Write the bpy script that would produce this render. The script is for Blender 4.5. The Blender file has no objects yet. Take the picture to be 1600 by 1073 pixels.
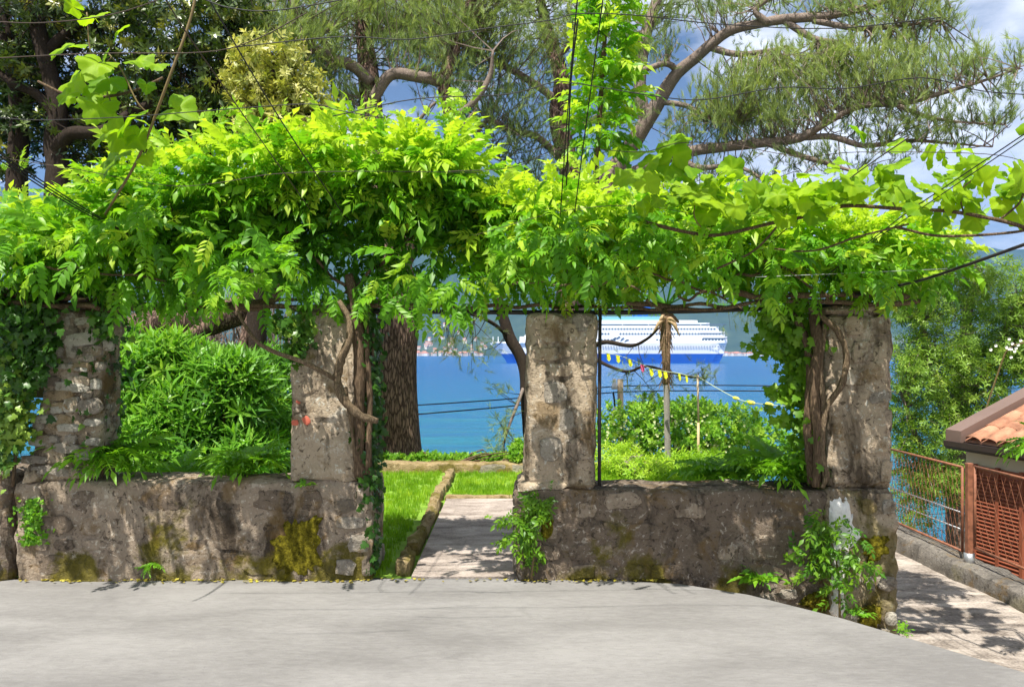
import bpy, math
import numpy as np
from mathutils import Matrix, Vector

# ---------------------------------------------------------------- camera, sky, sun, exposure
S = bpy.context.scene
COL = S.collection
F, HY, CX, EYE = 1155.0, 552.0, 800.0, 1.65      # focal length in photo pixels, horizon row, centre column, eye height

cam_d = bpy.data.cameras.new('camera')
cam_d.lens = 26.0
cam_d.sensor_width = 36.0
cam_d.shift_y = 15.5 / 1600.0
cam_d.clip_start = 0.05
cam_d.clip_end = 40000.0
cam = bpy.data.objects.new('camera', cam_d)
cam.location = (0, 0, EYE)
cam.rotation_euler = (math.radians(90), 0, 0)
COL.objects.link(cam)
S.camera = cam

SUN_EL, SUN_AZ = 63.0, -27.0      # elevation; azimuth measured from "straight behind the camera", negative = from the left
el, az = math.radians(SUN_EL), math.radians(SUN_AZ)
sun_dir = Vector((math.sin(az) * math.cos(el), -math.cos(az) * math.cos(el), math.sin(el)))   # towards the sun
sl = bpy.data.lights.new('sun', 'SUN')
sl.energy = 5.0
sl.angle = math.radians(0.5)
sl.color = (1.0, 0.95, 0.86)
so = bpy.data.objects.new('sun', sl)
so.rotation_euler = sun_dir.to_track_quat('Z', 'Y').to_euler()
so.location = (0, -5, 30)
COL.objects.link(so)

W = bpy.data.worlds.new('World')
S.world = W
W.use_nodes = True
wt = W.node_tree
wt.nodes.clear()
wo = wt.nodes.new('ShaderNodeOutputWorld')
wb = wt.nodes.new('ShaderNodeBackground')
wb.inputs['Strength'].default_value = 0.05
sky = wt.nodes.new('ShaderNodeTexSky')
sky.sky_type = 'NISHITA'
sky.sun_disc = False
sky.sun_elevation = el
sky.sun_rotation = math.atan2(sun_dir.x, sun_dir.y)
sky.ozone_density = 1.2
sky.dust_density = 1.2
tc = wt.nodes.new('ShaderNodeTexCoord')
mp = wt.nodes.new('ShaderNodeMapping')
mp.inputs['Scale'].default_value = (1.0, 1.0, 2.6)
mp.inputs['Location'].default_value = (1.3, 4.1, 2.2)
nz = wt.nodes.new('ShaderNodeTexNoise')
nz.inputs['Scale'].default_value = 2.3
nz.inputs['Detail'].default_value = 9.0
nz.inputs['Roughness'].default_value = 0.58
rp = wt.nodes.new('ShaderNodeValToRGB')
rp.color_ramp.elements[0].position = 0.45
rp.color_ramp.elements[0].color = (0, 0, 0, 1)
rp.color_ramp.elements[1].position = 0.62
rp.color_ramp.elements[1].color = (1, 1, 1, 1)
mx = wt.nodes.new('ShaderNodeMix')
mx.data_type = 'RGBA'
mx.inputs['B'].default_value = (16.0, 16.1, 16.4, 1)
L = wt.links.new
L(tc.outputs['Generated'], mp.inputs['Vector'])
L(mp.outputs['Vector'], nz.inputs['Vector'])
L(nz.outputs['Fac'], rp.inputs['Fac'])
L(rp.outputs['Color'], mx.inputs['Factor'])
L(sky.outputs['Color'], mx.inputs['A'])
L(mx.outputs['Result'], wb.inputs['Color'])
L(wb.outputs['Background'], wo.inputs['Surface'])

S.view_settings.view_transform = 'Standard'
S.view_settings.look = 'None'
S.view_settings.exposure = 0.95
S.view_settings.gamma = 1.0
S.view_settings.use_curve_mapping = False
S.render.engine = 'CYCLES'
S.cycles.use_denoising = True
S.cycles.max_bounces = 8
S.cycles.transparent_max_bounces = 8
S.cycles.volume_bounces = 0

# ---------------------------------------------------------------- helpers
rng = np.random.default_rng(11)


def P(px, py, Y):
    return np.array([(px - CX) / F * Y, Y, EYE - (py - HY) / F * Y])


def R2(r, Y):
    return r / F * Y


def hash3(i, seed):
    i = i.astype(np.int64)
    h = (i[..., 0] * 374761393 + i[..., 1] * 668265263 + i[..., 2] * 2147483647 + seed * 974634777) & 0xFFFFFFFF
    h = ((h ^ (h >> 13)) * 1274126177) & 0xFFFFFFFF
    h = (h ^ (h >> 16)) & 0xFFFFFFFF
    return h / 4294967295.0 * 2 - 1


def vnoise(p, seed=0):
    p = np.asarray(p, float)
    i = np.floor(p)
    f = p - i
    f = f * f * (3 - 2 * f)
    r = 0
    for dx in (0, 1):
        for dy in (0, 1):
            for dz in (0, 1):
                w = (f[..., 0] if dx else 1 - f[..., 0]) * (f[..., 1] if dy else 1 - f[..., 1]) * (f[..., 2] if dz else 1 - f[..., 2])
                r = r + w * hash3(i + np.array([dx, dy, dz]), seed)
    return r


def fbm(p, seed=0, octv=4):
    a, s, r = 1.0, 1.0, 0
    for k in range(octv):
        r = r + a * vnoise(np.asarray(p) * s, seed + k * 17)
        a *= 0.5
        s *= 2.03
    return r


def unit(v):
    v = np.asarray(v, float)
    return v / np.maximum(np.linalg.norm(v, axis=-1, keepdims=True), 1e-9)


def child(o, parent):
    if parent is not None:
        o.parent = parent
        o.matrix_parent_inverse = parent.matrix_basis.inverted() if parent.parent is None else (parent.parent.matrix_basis).inverted()


def mesh_tris(name, V, T, mat, tint=None, smooth=False):
    me = bpy.data.meshes.new(name)
    V = np.ascontiguousarray(V, dtype=np.float32)
    T = np.ascontiguousarray(T, dtype=np.int32)
    n = len(T)
    k = T.shape[1]
    me.vertices.add(len(V))
    me.vertices.foreach_set('co', V.ravel())
    me.loops.add(n * k)
    me.loops.foreach_set('vertex_index', T.ravel())
    me.polygons.add(n)
    me.polygons.foreach_set('loop_start', np.arange(0, n * k, k, dtype=np.int32))
    if smooth:
        me.polygons.foreach_set('use_smooth', np.ones(n, dtype=bool))
    me.update(calc_edges=True)
    if tint is not None:
        a = me.attributes.new('tint', 'FLOAT', 'POINT')
        a.data.foreach_set('value', np.ascontiguousarray(tint, dtype=np.float32))
    if mat is not None:
        me.materials.append(mat)
    return me


def link(name, me, parent=None):
    o = bpy.data.objects.new(name, me)
    COL.objects.link(o)
    if parent is not None:
        o.parent = parent
        m = Matrix.Identity(4)
        p = parent
        while p is not None:
            m = p.matrix_parent_inverse @ p.matrix_basis if p.parent is None else m
            p = p.parent
        # all things sit at a pure translation; parts have identity basis unless they are leaf copies
        top = parent
        while top.parent is not None:
            top = top.parent
        if parent is top:
            o.matrix_parent_inverse = Matrix.Translation(top.location).inverted()
    return o


def thing(name, label, cat, loc=(0, 0, 0), group=None):
    o = bpy.data.objects.new(name, None)
    o.empty_display_size = 0.1
    o.location = tuple(float(c) for c in loc)
    COL.objects.link(o)
    return tag(o, label, cat, group)


def tag(o, label, cat, group=None):
    o['label'] = label
    o['category'] = cat
    if group:
        o['group'] = group
    return o


def struct(o):
    o['kind'] = 'structure'
    return o


def stuff(o):
    o['kind'] = 'stuff'
    return o


class Buf:
    """collects polygons, built as one mesh"""
    def __init__(self):
        self.v, self.f, self.n = [], [], 0

    def add(self, V, Fc):
        b = self.n
        self.v.extend([tuple(map(float, p)) for p in V])
        self.f.extend([tuple(int(i) + b for i in f) for f in Fc])
        self.n += len(V)
        return self

    def box(self, x0, x1, y0, y1, z0, z1):
        V = [(x0, y0, z0), (x1, y0, z0), (x1, y1, z0), (x0, y1, z0), (x0, y0, z1), (x1, y0, z1), (x1, y1, z1), (x0, y1, z1)]
        return self.add(V, [(0, 3, 2, 1), (4, 5, 6, 7), (0, 1, 5, 4), (1, 2, 6, 5), (2, 3, 7, 6), (3, 0, 4, 7)])

    def tube(self, pts, rad, seg=6, smooth_n=0, wob=0.0, seed=0, cap=True):
        V, Fc = tube(pts, rad, seg, smooth_n, wob, seed, cap)
        return self.add(V, Fc)

    def prism(self, poly, axis, a0, a1):
        n = len(poly)
        V = []
        for a in (a0, a1):
            for (u, w) in poly:
                V.append({0: (a, u, w), 1: (u, a, w), 2: (u, w, a)}[axis])
        Fc = [tuple(range(n)), tuple(range(2 * n - 1, n - 1, -1))] + [(i, i + n, (i + 1) % n + n, (i + 1) % n) for i in range(n)]
        return self.add(V, Fc)

    def build(self, name, mat, parent=None, smooth=False, bevel=0.0):
        me = bpy.data.meshes.new(name)
        me.from_pydata(self.v, [], self.f)
        if smooth:
            me.polygons.foreach_set('use_smooth', np.ones(len(me.polygons), dtype=bool))
        me.update()
        if mat is not None:
            me.materials.append(mat)
        o = link(name, me, parent)
        if bevel > 0:
            m = o.modifiers.new('bevel', 'BEVEL')
            m.width = bevel
            m.segments = 2
            m.limit_method = 'ANGLE'
        return o


def catmull(pts, n):
    pts = np.asarray(pts, float)
    if n <= 1 or len(pts) < 3:
        return pts
    p = np.vstack([2 * pts[0] - pts[1], pts, 2 * pts[-1] - pts[-2]])
    out = []
    for i in range(1, len(p) - 2):
        for t in np.arange(n) / n:
            a, b, c, d = p[i - 1], p[i], p[i + 1], p[i + 2]
            out.append(0.5 * (2 * b + (c - a) * t + (2 * a - 5 * b + 4 * c - d) * t * t + (3 * b - a - 3 * c + d) * t ** 3))
    out.append(pts[-1])
    return np.array(out)


def tube(pts, rad, seg=6, smooth_n=0, wob=0.0, seed=0, cap=True):
    pts = np.asarray(pts, float)
    rad = np.broadcast_to(np.asarray(rad, float), (len(pts),)).copy()
    if smooth_n > 1:
        q = catmull(np.hstack([pts, rad[:, None]]), smooth_n)
        pts, rad = q[:, :3], np.maximum(q[:, 3], 1e-4)
    n = len(pts)
    d = unit(np.gradient(pts, axis=0))
    up = np.array([0.31, 0.17, 0.93])
    if abs(d[0] @ unit(up)) > 0.95:
        up = np.array([1.0, 0.1, 0])
    V = np.zeros((n, seg, 3))
    u = unit(np.cross(d[0], up))
    ang = np.arange(seg) / seg * 2 * np.pi
    for i in range(n):
        u = unit(u - d[i] * (u @ d[i]))
        w = np.cross(d[i], u)
        V[i] = pts[i] + rad[i] * (np.cos(ang)[:, None] * u + np.sin(ang)[:, None] * w)
    if wob > 0:
        fq = 1.0 / np.maximum(rad.mean() * 1.3, 1e-3)
        nn = fbm(V * fq * np.array([1, 1, 0.55]), seed, 3)
        c = pts[:, None, :]
        V = c + (V - c) * (1 + wob * nn[..., None])
    V = V.reshape(-1, 3)
    Fc = []
    for i in range(n - 1):
        for j in range(seg):
            k = (j + 1) % seg
            Fc.append((i * seg + j, i * seg + k, (i + 1) * seg + k, (i + 1) * seg + j))
    if cap:
        Fc.append(tuple(range(seg - 1, -1, -1)))
        Fc.append(tuple((n - 1) * seg + j for j in range(seg)))
    return V, Fc


# ---------------------------------------------------------------- materials
def new_mat(name):
    m = bpy.data.materials.new(name)
    m.use_nodes = True
    t = m.node_tree
    t.nodes.clear()
    out = t.nodes.new('ShaderNodeOutputMaterial')
    bs = t.nodes.new('ShaderNodeBsdfPrincipled')
    t.links.new(bs.outputs['BSDF'], out.inputs['Surface'])
    return m, t, bs, out


def N(t, kind, **kw):
    n = t.nodes.new('ShaderNode' + kind)
    for k, v in kw.items():
        if k in n.inputs:
            n.inputs[k].default_value = v
        else:
            setattr(n, k, v)
    return n


def ramp(t, stops):
    r = t.nodes.new('ShaderNodeValToRGB')
    e = r.color_ramp.elements
    while len(e) < len(stops):
        e.new(0.5)
    for x, (p, c) in zip(e, stops):
        x.position = p
        x.color = (*c, 1) if len(c) == 3 else c
    return r


def mixc(t, fac, a, b, mode='MIX'):
    m = t.nodes.new('ShaderNodeMix')
    m.data_type = 'RGBA'
    m.blend_type = mode
    for src, key in ((fac, 'Factor'), (a, 'A'), (b, 'B')):
        if isinstance(src, (int, float)):
            m.inputs[key].default_value = src
        elif isinstance(src, tuple):
            m.inputs[key].default_value = (*src, 1)
        else:
            t.links.new(src, m.inputs[key])
    return m.outputs['Result']


def math_n(t, op, a, b=None, clamp=False):
    m = t.nodes.new('ShaderNodeMath')
    m.operation = op
    m.use_clamp = clamp
    for i, s in enumerate((a, b)):
        if s is None:
            continue
        if isinstance(s, (int, float)):
            m.inputs[i].default_value = s
        else:
            t.links.new(s, m.inputs[i])
    return m.outputs[0]


def noise(t, vec, scale, detail=6, rough=0.6, dist=0.0):
    n = t.nodes.new('ShaderNodeTexNoise')
    n.inputs['Scale'].default_value = scale
    n.inputs['Detail'].default_value = detail
    n.inputs['Roughness'].default_value = rough
    n.inputs['Distortion'].default_value = dist
    t.links.new(vec, n.inputs['Vector'])
    return n.outputs['Fac']


def bump(t, bs, h, strength, dist):
    b = t.nodes.new('ShaderNodeBump')
    b.inputs['Strength'].default_value = strength
    b.inputs['Distance'].default_value = dist
    t.links.new(h, b.inputs['Height'])
    t.links.new(b.outputs['Normal'], bs.inputs['Normal'])


def leaf_mat(name, stops, trans=0.4, tcol=1.35, rough=0.42, obj_rand=0.0, spec=0.35, tyel=1.0):
    m, t, bs, out = new_mat(name)
    at = N(t, 'Attribute', attribute_name='tint')
    f = at.outputs['Fac']
    if obj_rand > 0:
        oi = t.nodes.new('ShaderNodeObjectInfo')
        f = math_n(t, 'ADD', f, math_n(t, 'MULTIPLY', math_n(t, 'SUBTRACT', oi.outputs['Random'], 0.5), obj_rand), True)
    r = ramp(t, stops)
    t.links.new(f, r.inputs['Fac'])
    t.links.new(r.outputs['Color'], bs.inputs['Base Color'])
    bs.inputs['Roughness'].default_value = rough
    bs.inputs['Specular IOR Level'].default_value = spec
    tr = t.nodes.new('ShaderNodeBsdfTranslucent')
    t.links.new(mixc(t, 1.0, r.outputs['Color'], (tcol * tyel, tcol, tcol * 0.45), 'MULTIPLY'), tr.inputs['Color'])
    ms = t.nodes.new('ShaderNodeMixShader')
    ms.inputs[0].default_value = trans
    t.links.new(bs.outputs['BSDF'], ms.inputs[1])
    t.links.new(tr.outputs['BSDF'], ms.inputs[2])
    t.links.new(ms.outputs[0], out.inputs['Surface'])
    return m


def plain_mat(name, col, rough=0.6, metal=0.0, var=0.25, scale=8.0, bmp=0.0, bscale=60.0, spec=0.3):
    m, t, bs, out = new_mat(name)
    g = N(t, 'NewGeometry')
    n = noise(t, g.outputs['Position'], scale, 5)
    r = ramp(t, [(0.25, tuple(c * (1 - var) for c in col)), (0.75, tuple(min(1, c * (1 + var)) for c in col))])
    t.links.new(n, r.inputs['Fac'])
    t.links.new(r.outputs['Color'], bs.inputs['Base Color'])
    bs.inputs['Roughness'].default_value = rough
    bs.inputs['Metallic'].default_value = metal
    bs.inputs['Specular IOR Level'].default_value = spec
    if bmp > 0:
        bump(t, bs, noise(t, g.outputs['Position'], bscale, 6), bmp, 0.01)
    return m


def stone_mat(name, base, pale, dark, moss_top=0.25, moss_amt=0.5, stain=0.5, lich=0.6):
    """weathered plaster and stone with lichen, dark stains and moss creeping up from the foot"""
    m, t, bs, out = new_mat(name)
    g = N(t, 'NewGeometry')
    pos = g.outputs['Position']
    n1 = noise(t, pos, 2.6, 9, 0.62, 0.3)
    n2 = noise(t, pos, 15.0, 9, 0.72, 0.4)
    n3 = noise(t, pos, 5.5, 8, 0.65, 0.8)
    n4 = noise(t, pos, 60.0, 5, 0.75)
    n5 = noise(t, pos, 26.0, 5, 0.6, 0.6)
    r1 = ramp(t, [(0.36, dark), (0.47, base), (0.56, tuple(c_ * 1.15 for c_ in base)), (0.67, pale)])
    t.links.new(math_n(t, 'ADD', math_n(t, 'MULTIPLY', n1, 0.42), math_n(t, 'ADD', math_n(t, 'MULTIPLY', n2, 0.38), math_n(t, 'MULTIPLY', n4, 0.2))), r1.inputs['Fac'])
    c = r1.outputs['Color']
    # pale lichen: broad blotches and small spots
    l = ramp(t, [(0.57, (0, 0, 0)), (0.64, (1, 1, 1))])
    t.links.new(math_n(t, 'ADD', math_n(t, 'MULTIPLY', n3, 0.8), math_n(t, 'MULTIPLY', n4, 0.2)), l.inputs['Fac'])
    c = mixc(t, math_n(t, 'MULTIPLY', l.outputs['Color'], lich), c, pale)
    l2 = ramp(t, [(0.61, (0, 0, 0)), (0.65, (1, 1, 1))])
    t.links.new(n5, l2.inputs['Fac'])
    c = mixc(t, math_n(t, 'MULTIPLY', l2.outputs['Color'], min(1, lich * 1.2)), c, tuple(min(.7, q_ * 1.15) for q_ in pale))
    pit = ramp(t, [(0.36, (1, 1, 1)), (0.41, (0, 0, 0))])
    t.links.new(n5, pit.inputs['Fac'])
    c = mixc(t, math_n(t, 'MULTIPLY', pit.outputs['Color'], 0.75), c, dark)
    # dark algae stains, stretched downwards
    mpn = t.nodes.new('ShaderNodeMapping')
    mpn.inputs['Scale'].default_value = (3.2, 3.2, 1.1)
    mpn.inputs['Location'].default_value = (3.1, 1.7, 0.4)
    t.links.new(pos, mpn.inputs['Vector'])
    st = ramp(t, [(0.50, (0, 0, 0)), (0.62, (1, 1, 1))])
    t.links.new(noise(t, mpn.outputs['Vector'], 1.0, 8, 0.66, 0.5), st.inputs['Fac'])
    c = mixc(t, math_n(t, 'MULTIPLY', st.outputs['Color'], stain), c, tuple(d * 0.75 for d in dark))
    oc = ramp(t, [(0.54, (0, 0, 0)), (0.62, (1, 1, 1))])
    mpo = t.nodes.new('ShaderNodeMapping')
    mpo.inputs['Location'].default_value = (9.3, 4.4, 2.2)
    t.links.new(pos, mpo.inputs['Vector'])
    t.links.new(noise(t, mpo.outputs['Vector'], 4.0, 8, 0.66, 0.6), oc.inputs['Fac'])
    c = mixc(t, math_n(t, 'MULTIPLY', oc.outputs['Color'], 0.6), c, (0.20, 0.125, 0.045))
    # moss
    sx = t.nodes.new('ShaderNodeSeparateXYZ')
    t.links.new(pos, sx.inputs[0])
    mr = t.nodes.new('ShaderNodeMapRange')
    mr.inputs['From Min'].default_value = moss_top + 0.45
    mr.inputs['From Max'].default_value = moss_top - 0.45
    mr.inputs['To Min'].default_value = -0.10
    mr.inputs['To Max'].default_value = 0.16
    t.links.new(sx.outputs['Z'], mr.inputs['Value'])
    mm = ramp(t, [(0.53, (0, 0, 0)), (0.60, (1, 1, 1))])
    nm = noise(t, pos, 2.1, 8, 0.62, 0.3)
    t.links.new(math_n(t, 'ADD', nm, mr.outputs[0]), mm.inputs['Fac'])
    mc = ramp(t, [(0.3, (0.05, 0.045, 0.006)), (0.7, (0.20, 0.17, 0.012))])
    t.links.new(n2, mc.inputs['Fac'])
    c = mixc(t, math_n(t, 'MULTIPLY', mm.outputs['Color'], moss_amt), c, mc.outputs['Color'])
    t.links.new(c, bs.inputs['Base Color'])
    bs.inputs['Roughness'].default_value = 0.92
    bs.inputs['Specular IOR Level'].default_value = 0.15
    h = math_n(t, 'ADD', math_n(t, 'MULTIPLY', n2, 1.0), math_n(t, 'MULTIPLY', n4, 0.45))
    bump(t, bs, h, 1.0, 0.035)
    return m


def bark_mat(name, dark, light, sc=1.0, zs=0.25, plates=0.5):
    m, t, bs, out = new_mat(name)
    g = N(t, 'NewGeometry')
    mpn = t.nodes.new('ShaderNodeMapping')
    mpn.inputs['Scale'].default_value = (16 * sc, 16 * sc, 16 * sc * zs)
    t.links.new(g.outputs['Position'], mpn.inputs['Vector'])
    n1 = noise(t, mpn.outputs['Vector'], 1.0, 9, 0.7, 1.2)
    n3 = noise(t, mpn.outputs['Vector'], 3.1, 7, 0.7, 0.6)
    n2 = noise(t, g.outputs['Position'], 2.2, 5, 0.6)
    v = t.nodes.new('ShaderNodeTexVoronoi')
    v.inputs['Scale'].default_value = 1.1
    v.feature = 'DISTANCE_TO_EDGE'
    wv = t.nodes.new('ShaderNodeVectorMath')
    wv.operation = 'ADD'
    sc_ = t.nodes.new('ShaderNodeVectorMath')
    sc_.operation = 'SCALE'
    sc_.inputs['Scale'].default_value = 1.4
    nv = t.nodes.new('ShaderNodeTexNoise')
    nv.inputs['Scale'].default_value = 0.9
    nv.inputs['Detail'].default_value = 4
    t.links.new(mpn.outputs['Vector'], nv.inputs['Vector'])
    t.links.new(nv.outputs['Color'], sc_.inputs[0])
    t.links.new(mpn.outputs['Vector'], wv.inputs[0])
    t.links.new(sc_.outputs[0], wv.inputs[1])
    t.links.new(wv.outputs[0], v.inputs['Vector'])
    vr = ramp(t, [(0.0, (1 - plates,) * 3), (0.22, (1, 1, 1))])
    t.links.new(v.outputs['Distance'], vr.inputs['Fac'])
    f0 = math_n(t, 'ADD', math_n(t, 'MULTIPLY', n1, 0.55), math_n(t, 'ADD', math_n(t, 'MULTIPLY', n3, 0.3), math_n(t, 'MULTIPLY', n2, 0.25)))
    f = math_n(t, 'MULTIPLY', vr.outputs['Color'], f0)
    r = ramp(t, [(0.24, dark), (0.50, tuple((x + y) / 2.4 for x, y in zip(dark, light))), (0.72, light)])
    t.links.new(f, r.inputs['Fac'])
    t.links.new(r.outputs['Color'], bs.inputs['Base Color'])
    bs.inputs['Roughness'].default_value = 0.92
    bs.inputs['Specular IOR Level'].default_value = 0.12
    bump(t, bs, f, 1.0, 0.03 / sc)
    return m


M = {}
M['plaster'] = stone_mat('weathered_plaster', (0.37, 0.295, 0.22), (0.62, 0.55, 0.45), (0.055, 0.04, 0.027), 0.16, 0.9, 0.9, 0.6)
M['plaster_dark'] = stone_mat('dark_plaster', (0.20, 0.155, 0.115), (0.50, 0.445, 0.375), (0.05, 0.04, 0.03), 0.06, 0.8, 0.8, 0.55)  # darker plaster tone, mainly for the right wall and left stub
M['pillar'] = stone_mat('pillar_plaster', (0.46, 0.37, 0.265), (0.72, 0.645, 0.53), (0.055, 0.04, 0.025), 0.45, 0.6, 0.85, 0.7)
M['stone'] = stone_mat('field_stone', (0.33, 0.29, 0.235), (0.55, 0.51, 0.44), (0.12, 0.10, 0.08), -0.2, 0.4, 0.3, 0.8)
M['stone_pale'] = stone_mat('pale_lichen_stone', (0.44, 0.41, 0.34), (0.62, 0.59, 0.51), (0.2, 0.17, 0.13), -0.6, 0.1, 0.12, 0.8)
M['stone_dark'] = stone_mat('dark_field_stone', (0.20, 0.165, 0.125), (0.36, 0.32, 0.26), (0.07, 0.055, 0.04), -0.2, 0.4, 0.3, 0.6)
M['ochre'] = stone_mat('ochre_stone', (0.33, 0.25, 0.155), (0.50, 0.42, 0.30), (0.11, 0.08, 0.045), 0.6, 0.5, 0.4, 0.4)
M['kerb'] = stone_mat('kerb_concrete', (0.20, 0.18, 0.155), (0.36, 0.33, 0.29), (0.06, 0.055, 0.05), -0.5, 0.3, 0.5, 0.4)
M['mossy_kerb'] = stone_mat('mossy_kerb', (0.33, 0.25, 0.13), (0.46, 0.38, 0.24), (0.13, 0.10, 0.04), 0.05, 0.75, 0.25, 0.4)
M['rust'] = plain_mat('rust_red_paint', (0.24, 0.095, 0.052), 0.6, 0.0, 0.5, 22)
M['redpaint'] = plain_mat('red_brown_louvre_paint', (0.27, 0.08, 0.042), 0.5, 0.0, 0.15, 6)
M['galv'] = plain_mat('galvanised_steel', (0.45, 0.46, 0.47), 0.4, 0.7, 0.2, 12)
M['wire'] = plain_mat('black_wire', (0.018, 0.017, 0.018), 0.5)
M['wire_rusty'] = plain_mat('rusty_wire', (0.06, 0.042, 0.032), 0.7)
M['pipe'] = plain_mat('dark_steel_pipe', (0.025, 0.022, 0.022), 0.55)
M['stem'] = bark_mat('vine_bark', (0.035, 0.023, 0.014), (0.26, 0.18, 0.115), 4.5, 0.14, 0.35)
M['stem_pale'] = bark_mat('pale_vine_bark', (0.045, 0.03, 0.018), (0.33, 0.245, 0.155), 4.5, 0.25, 0.35)
M['stem_green'] = plain_mat('green_brown_stem', (0.16, 0.115, 0.045), 0.6)
M['bark_pine'] = bark_mat('pine_bark', (0.04, 0.026, 0.021), (0.34, 0.225, 0.175), 1.5, 0.2, 0.6)
M['bark_branch'] = bark_mat('pine_branch_bark', (0.07, 0.052, 0.044), (0.40, 0.32, 0.27), 2.4, 0.6, 0.2)
M['bark_dark'] = bark_mat('dark_bark', (0.012, 0.009, 0.007), (0.07, 0.052, 0.04), 2.4, 0.5, 0.2)
M['palm'] = bark_mat('palm_fibre', (0.11, 0.07, 0.04), (0.46, 0.31, 0.19), 3.0, 0.8)
M['palm_low'] = bark_mat('ringed_palm_bark', (0.24, 0.22, 0.19), (0.60, 0.56, 0.50), 3.0, 6.0)
M['palm_dry'] = plain_mat('dry_palm_sheath', (0.40, 0.28, 0.16), 0.8)
M['white'] = plain_mat('white_plaster', (0.78, 0.77, 0.74), 0.9, 0, 0.16, 30, 1.0, 70)
M['beige'] = plain_mat('beige_render', (0.66, 0.58, 0.45), 0.85, 0, 0.08, 3, 0.2, 80)
M['fascia'] = plain_mat('brown_fascia_metal', (0.17, 0.115, 0.095), 0.45, 0, 0.1, 3)
M['gutter'] = plain_mat('dark_gutter', (0.05, 0.036, 0.032), 0.4, 0, 0.1, 3)
M['tile'] = plain_mat('terracotta_tile', (0.40, 0.19, 0.115), 0.85, 0, 0.5, 9, 0.3, 50)
M['wood'] = plain_mat('weathered_wood', (0.50, 0.39, 0.26), 0.8, 0, 0.25, 10, 0.4, 30)
M['porcelain'] = plain_mat('white_porcelain', (0.8, 0.8, 0.8), 0.25)
M['flag_y'] = plain_mat('yellow_flag_cloth', (0.62, 0.66, 0.02), 0.8)
M['flag_p'] = plain_mat('pink_flag_cloth', (0.62, 0.10, 0.22), 0.8)
M['float_y'] = plain_mat('yellow_float_plastic', (0.75, 0.70, 0.06), 0.4)
M['rope'] = plain_mat('pale_green_rope', (0.42, 0.50, 0.36), 0.8)
M['redspray'] = plain_mat('faded_red_paint', (0.52, 0.13, 0.08), 0.85)
M['flower'] = plain_mat('white_petals', (0.82, 0.80, 0.74), 0.6)
M['blossom'] = plain_mat('cream_blossom', (0.60, 0.66, 0.34), 0.6)

# foliage
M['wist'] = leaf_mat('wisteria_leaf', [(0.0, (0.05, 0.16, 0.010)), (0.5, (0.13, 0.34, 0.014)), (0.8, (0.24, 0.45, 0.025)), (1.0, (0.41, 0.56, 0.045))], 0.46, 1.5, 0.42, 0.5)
M['grape'] = leaf_mat('grape_leaf', [(0.0, (0.13, 0.28, 0.012)), (1.0, (0.31, 0.48, 0.015))], 0.5, 1.4, 0.5, 0.8, 0.15)
M['creeper'] = leaf_mat('creeper_leaf', [(0.0, (0.05, 0.17, 0.012)), (1.0, (0.20, 0.37, 0.02))], 0.38, 1.4, 0.4, 0.6)
M['ivy'] = leaf_mat('ivy_leaf', [(0.0, (0.018, 0.06, 0.008)), (0.6, (0.06, 0.16, 0.018)), (1.0, (0.28, 0.42, 0.06))], 0.28, 1.3, 0.35, 0.0)
M['oleander'] = leaf_mat('long_shrub_leaf', [(0.0, (0.05, 0.16, 0.018)), (0.6, (0.15, 0.36, 0.03)), (1.0, (0.32, 0.52, 0.07))], 0.38, 1.4, 0.38, 0.0)
M['fern'] = leaf_mat('fern_leaf', [(0.0, (0.07, 0.24, 0.014)), (1.0, (0.27, 0.52, 0.03))], 0.42, 1.4, 0.45, 0.5)
M['shrub'] = leaf_mat('round_shrub_leaf', [(0.0, (0.05, 0.16, 0.014)), (0.6, (0.16, 0.36, 0.025)), (1.0, (0.36, 0.53, 0.06))], 0.38, 1.4, 0.4, 0.0)
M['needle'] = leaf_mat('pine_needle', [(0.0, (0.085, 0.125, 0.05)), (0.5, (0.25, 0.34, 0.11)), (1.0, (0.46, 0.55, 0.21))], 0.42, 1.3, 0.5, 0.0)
M['laurel'] = leaf_mat('dark_evergreen_leaf', [(0.0, (0.012, 0.028, 0.006)), (0.55, (0.035, 0.07, 0.012)), (0.85, (0.10, 0.15, 0.02)), (1.0, (0.28, 0.29, 0.05))], 0.18, 1.4, 0.32, 0.0, 0.5)  # pale upper stops paint sunlit glints into scattered leaves
M['laurel_y'] = leaf_mat('yellowish_crown_leaf', [(0.0, (0.08, 0.13, 0.016)), (0.5, (0.27, 0.31, 0.045)), (1.0, (0.56, 0.54, 0.17))], 0.25, 1.4, 0.4, 0.0)
M['willow'] = leaf_mat('willow_leaf', [(0.0, (0.09, 0.18, 0.025)), (0.6, (0.21, 0.36, 0.045)), (1.0, (0.38, 0.50, 0.09))], 0.4, 1.4, 0.4, 0.0)
M['grass'] = leaf_mat('grass_blade', [(0.0, (0.12, 0.26, 0.012)), (0.6, (0.24, 0.43, 0.018)), (1.0, (0.42, 0.56, 0.04))], 0.4, 1.4, 0.5, 0.0)
M['litter'] = leaf_mat('fallen_leaf', [(0.0, (0.16, 0.12, 0.02)), (1.0, (0.48, 0.42, 0.05))], 0.2, 1.2, 0.6, 0.0)


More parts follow.
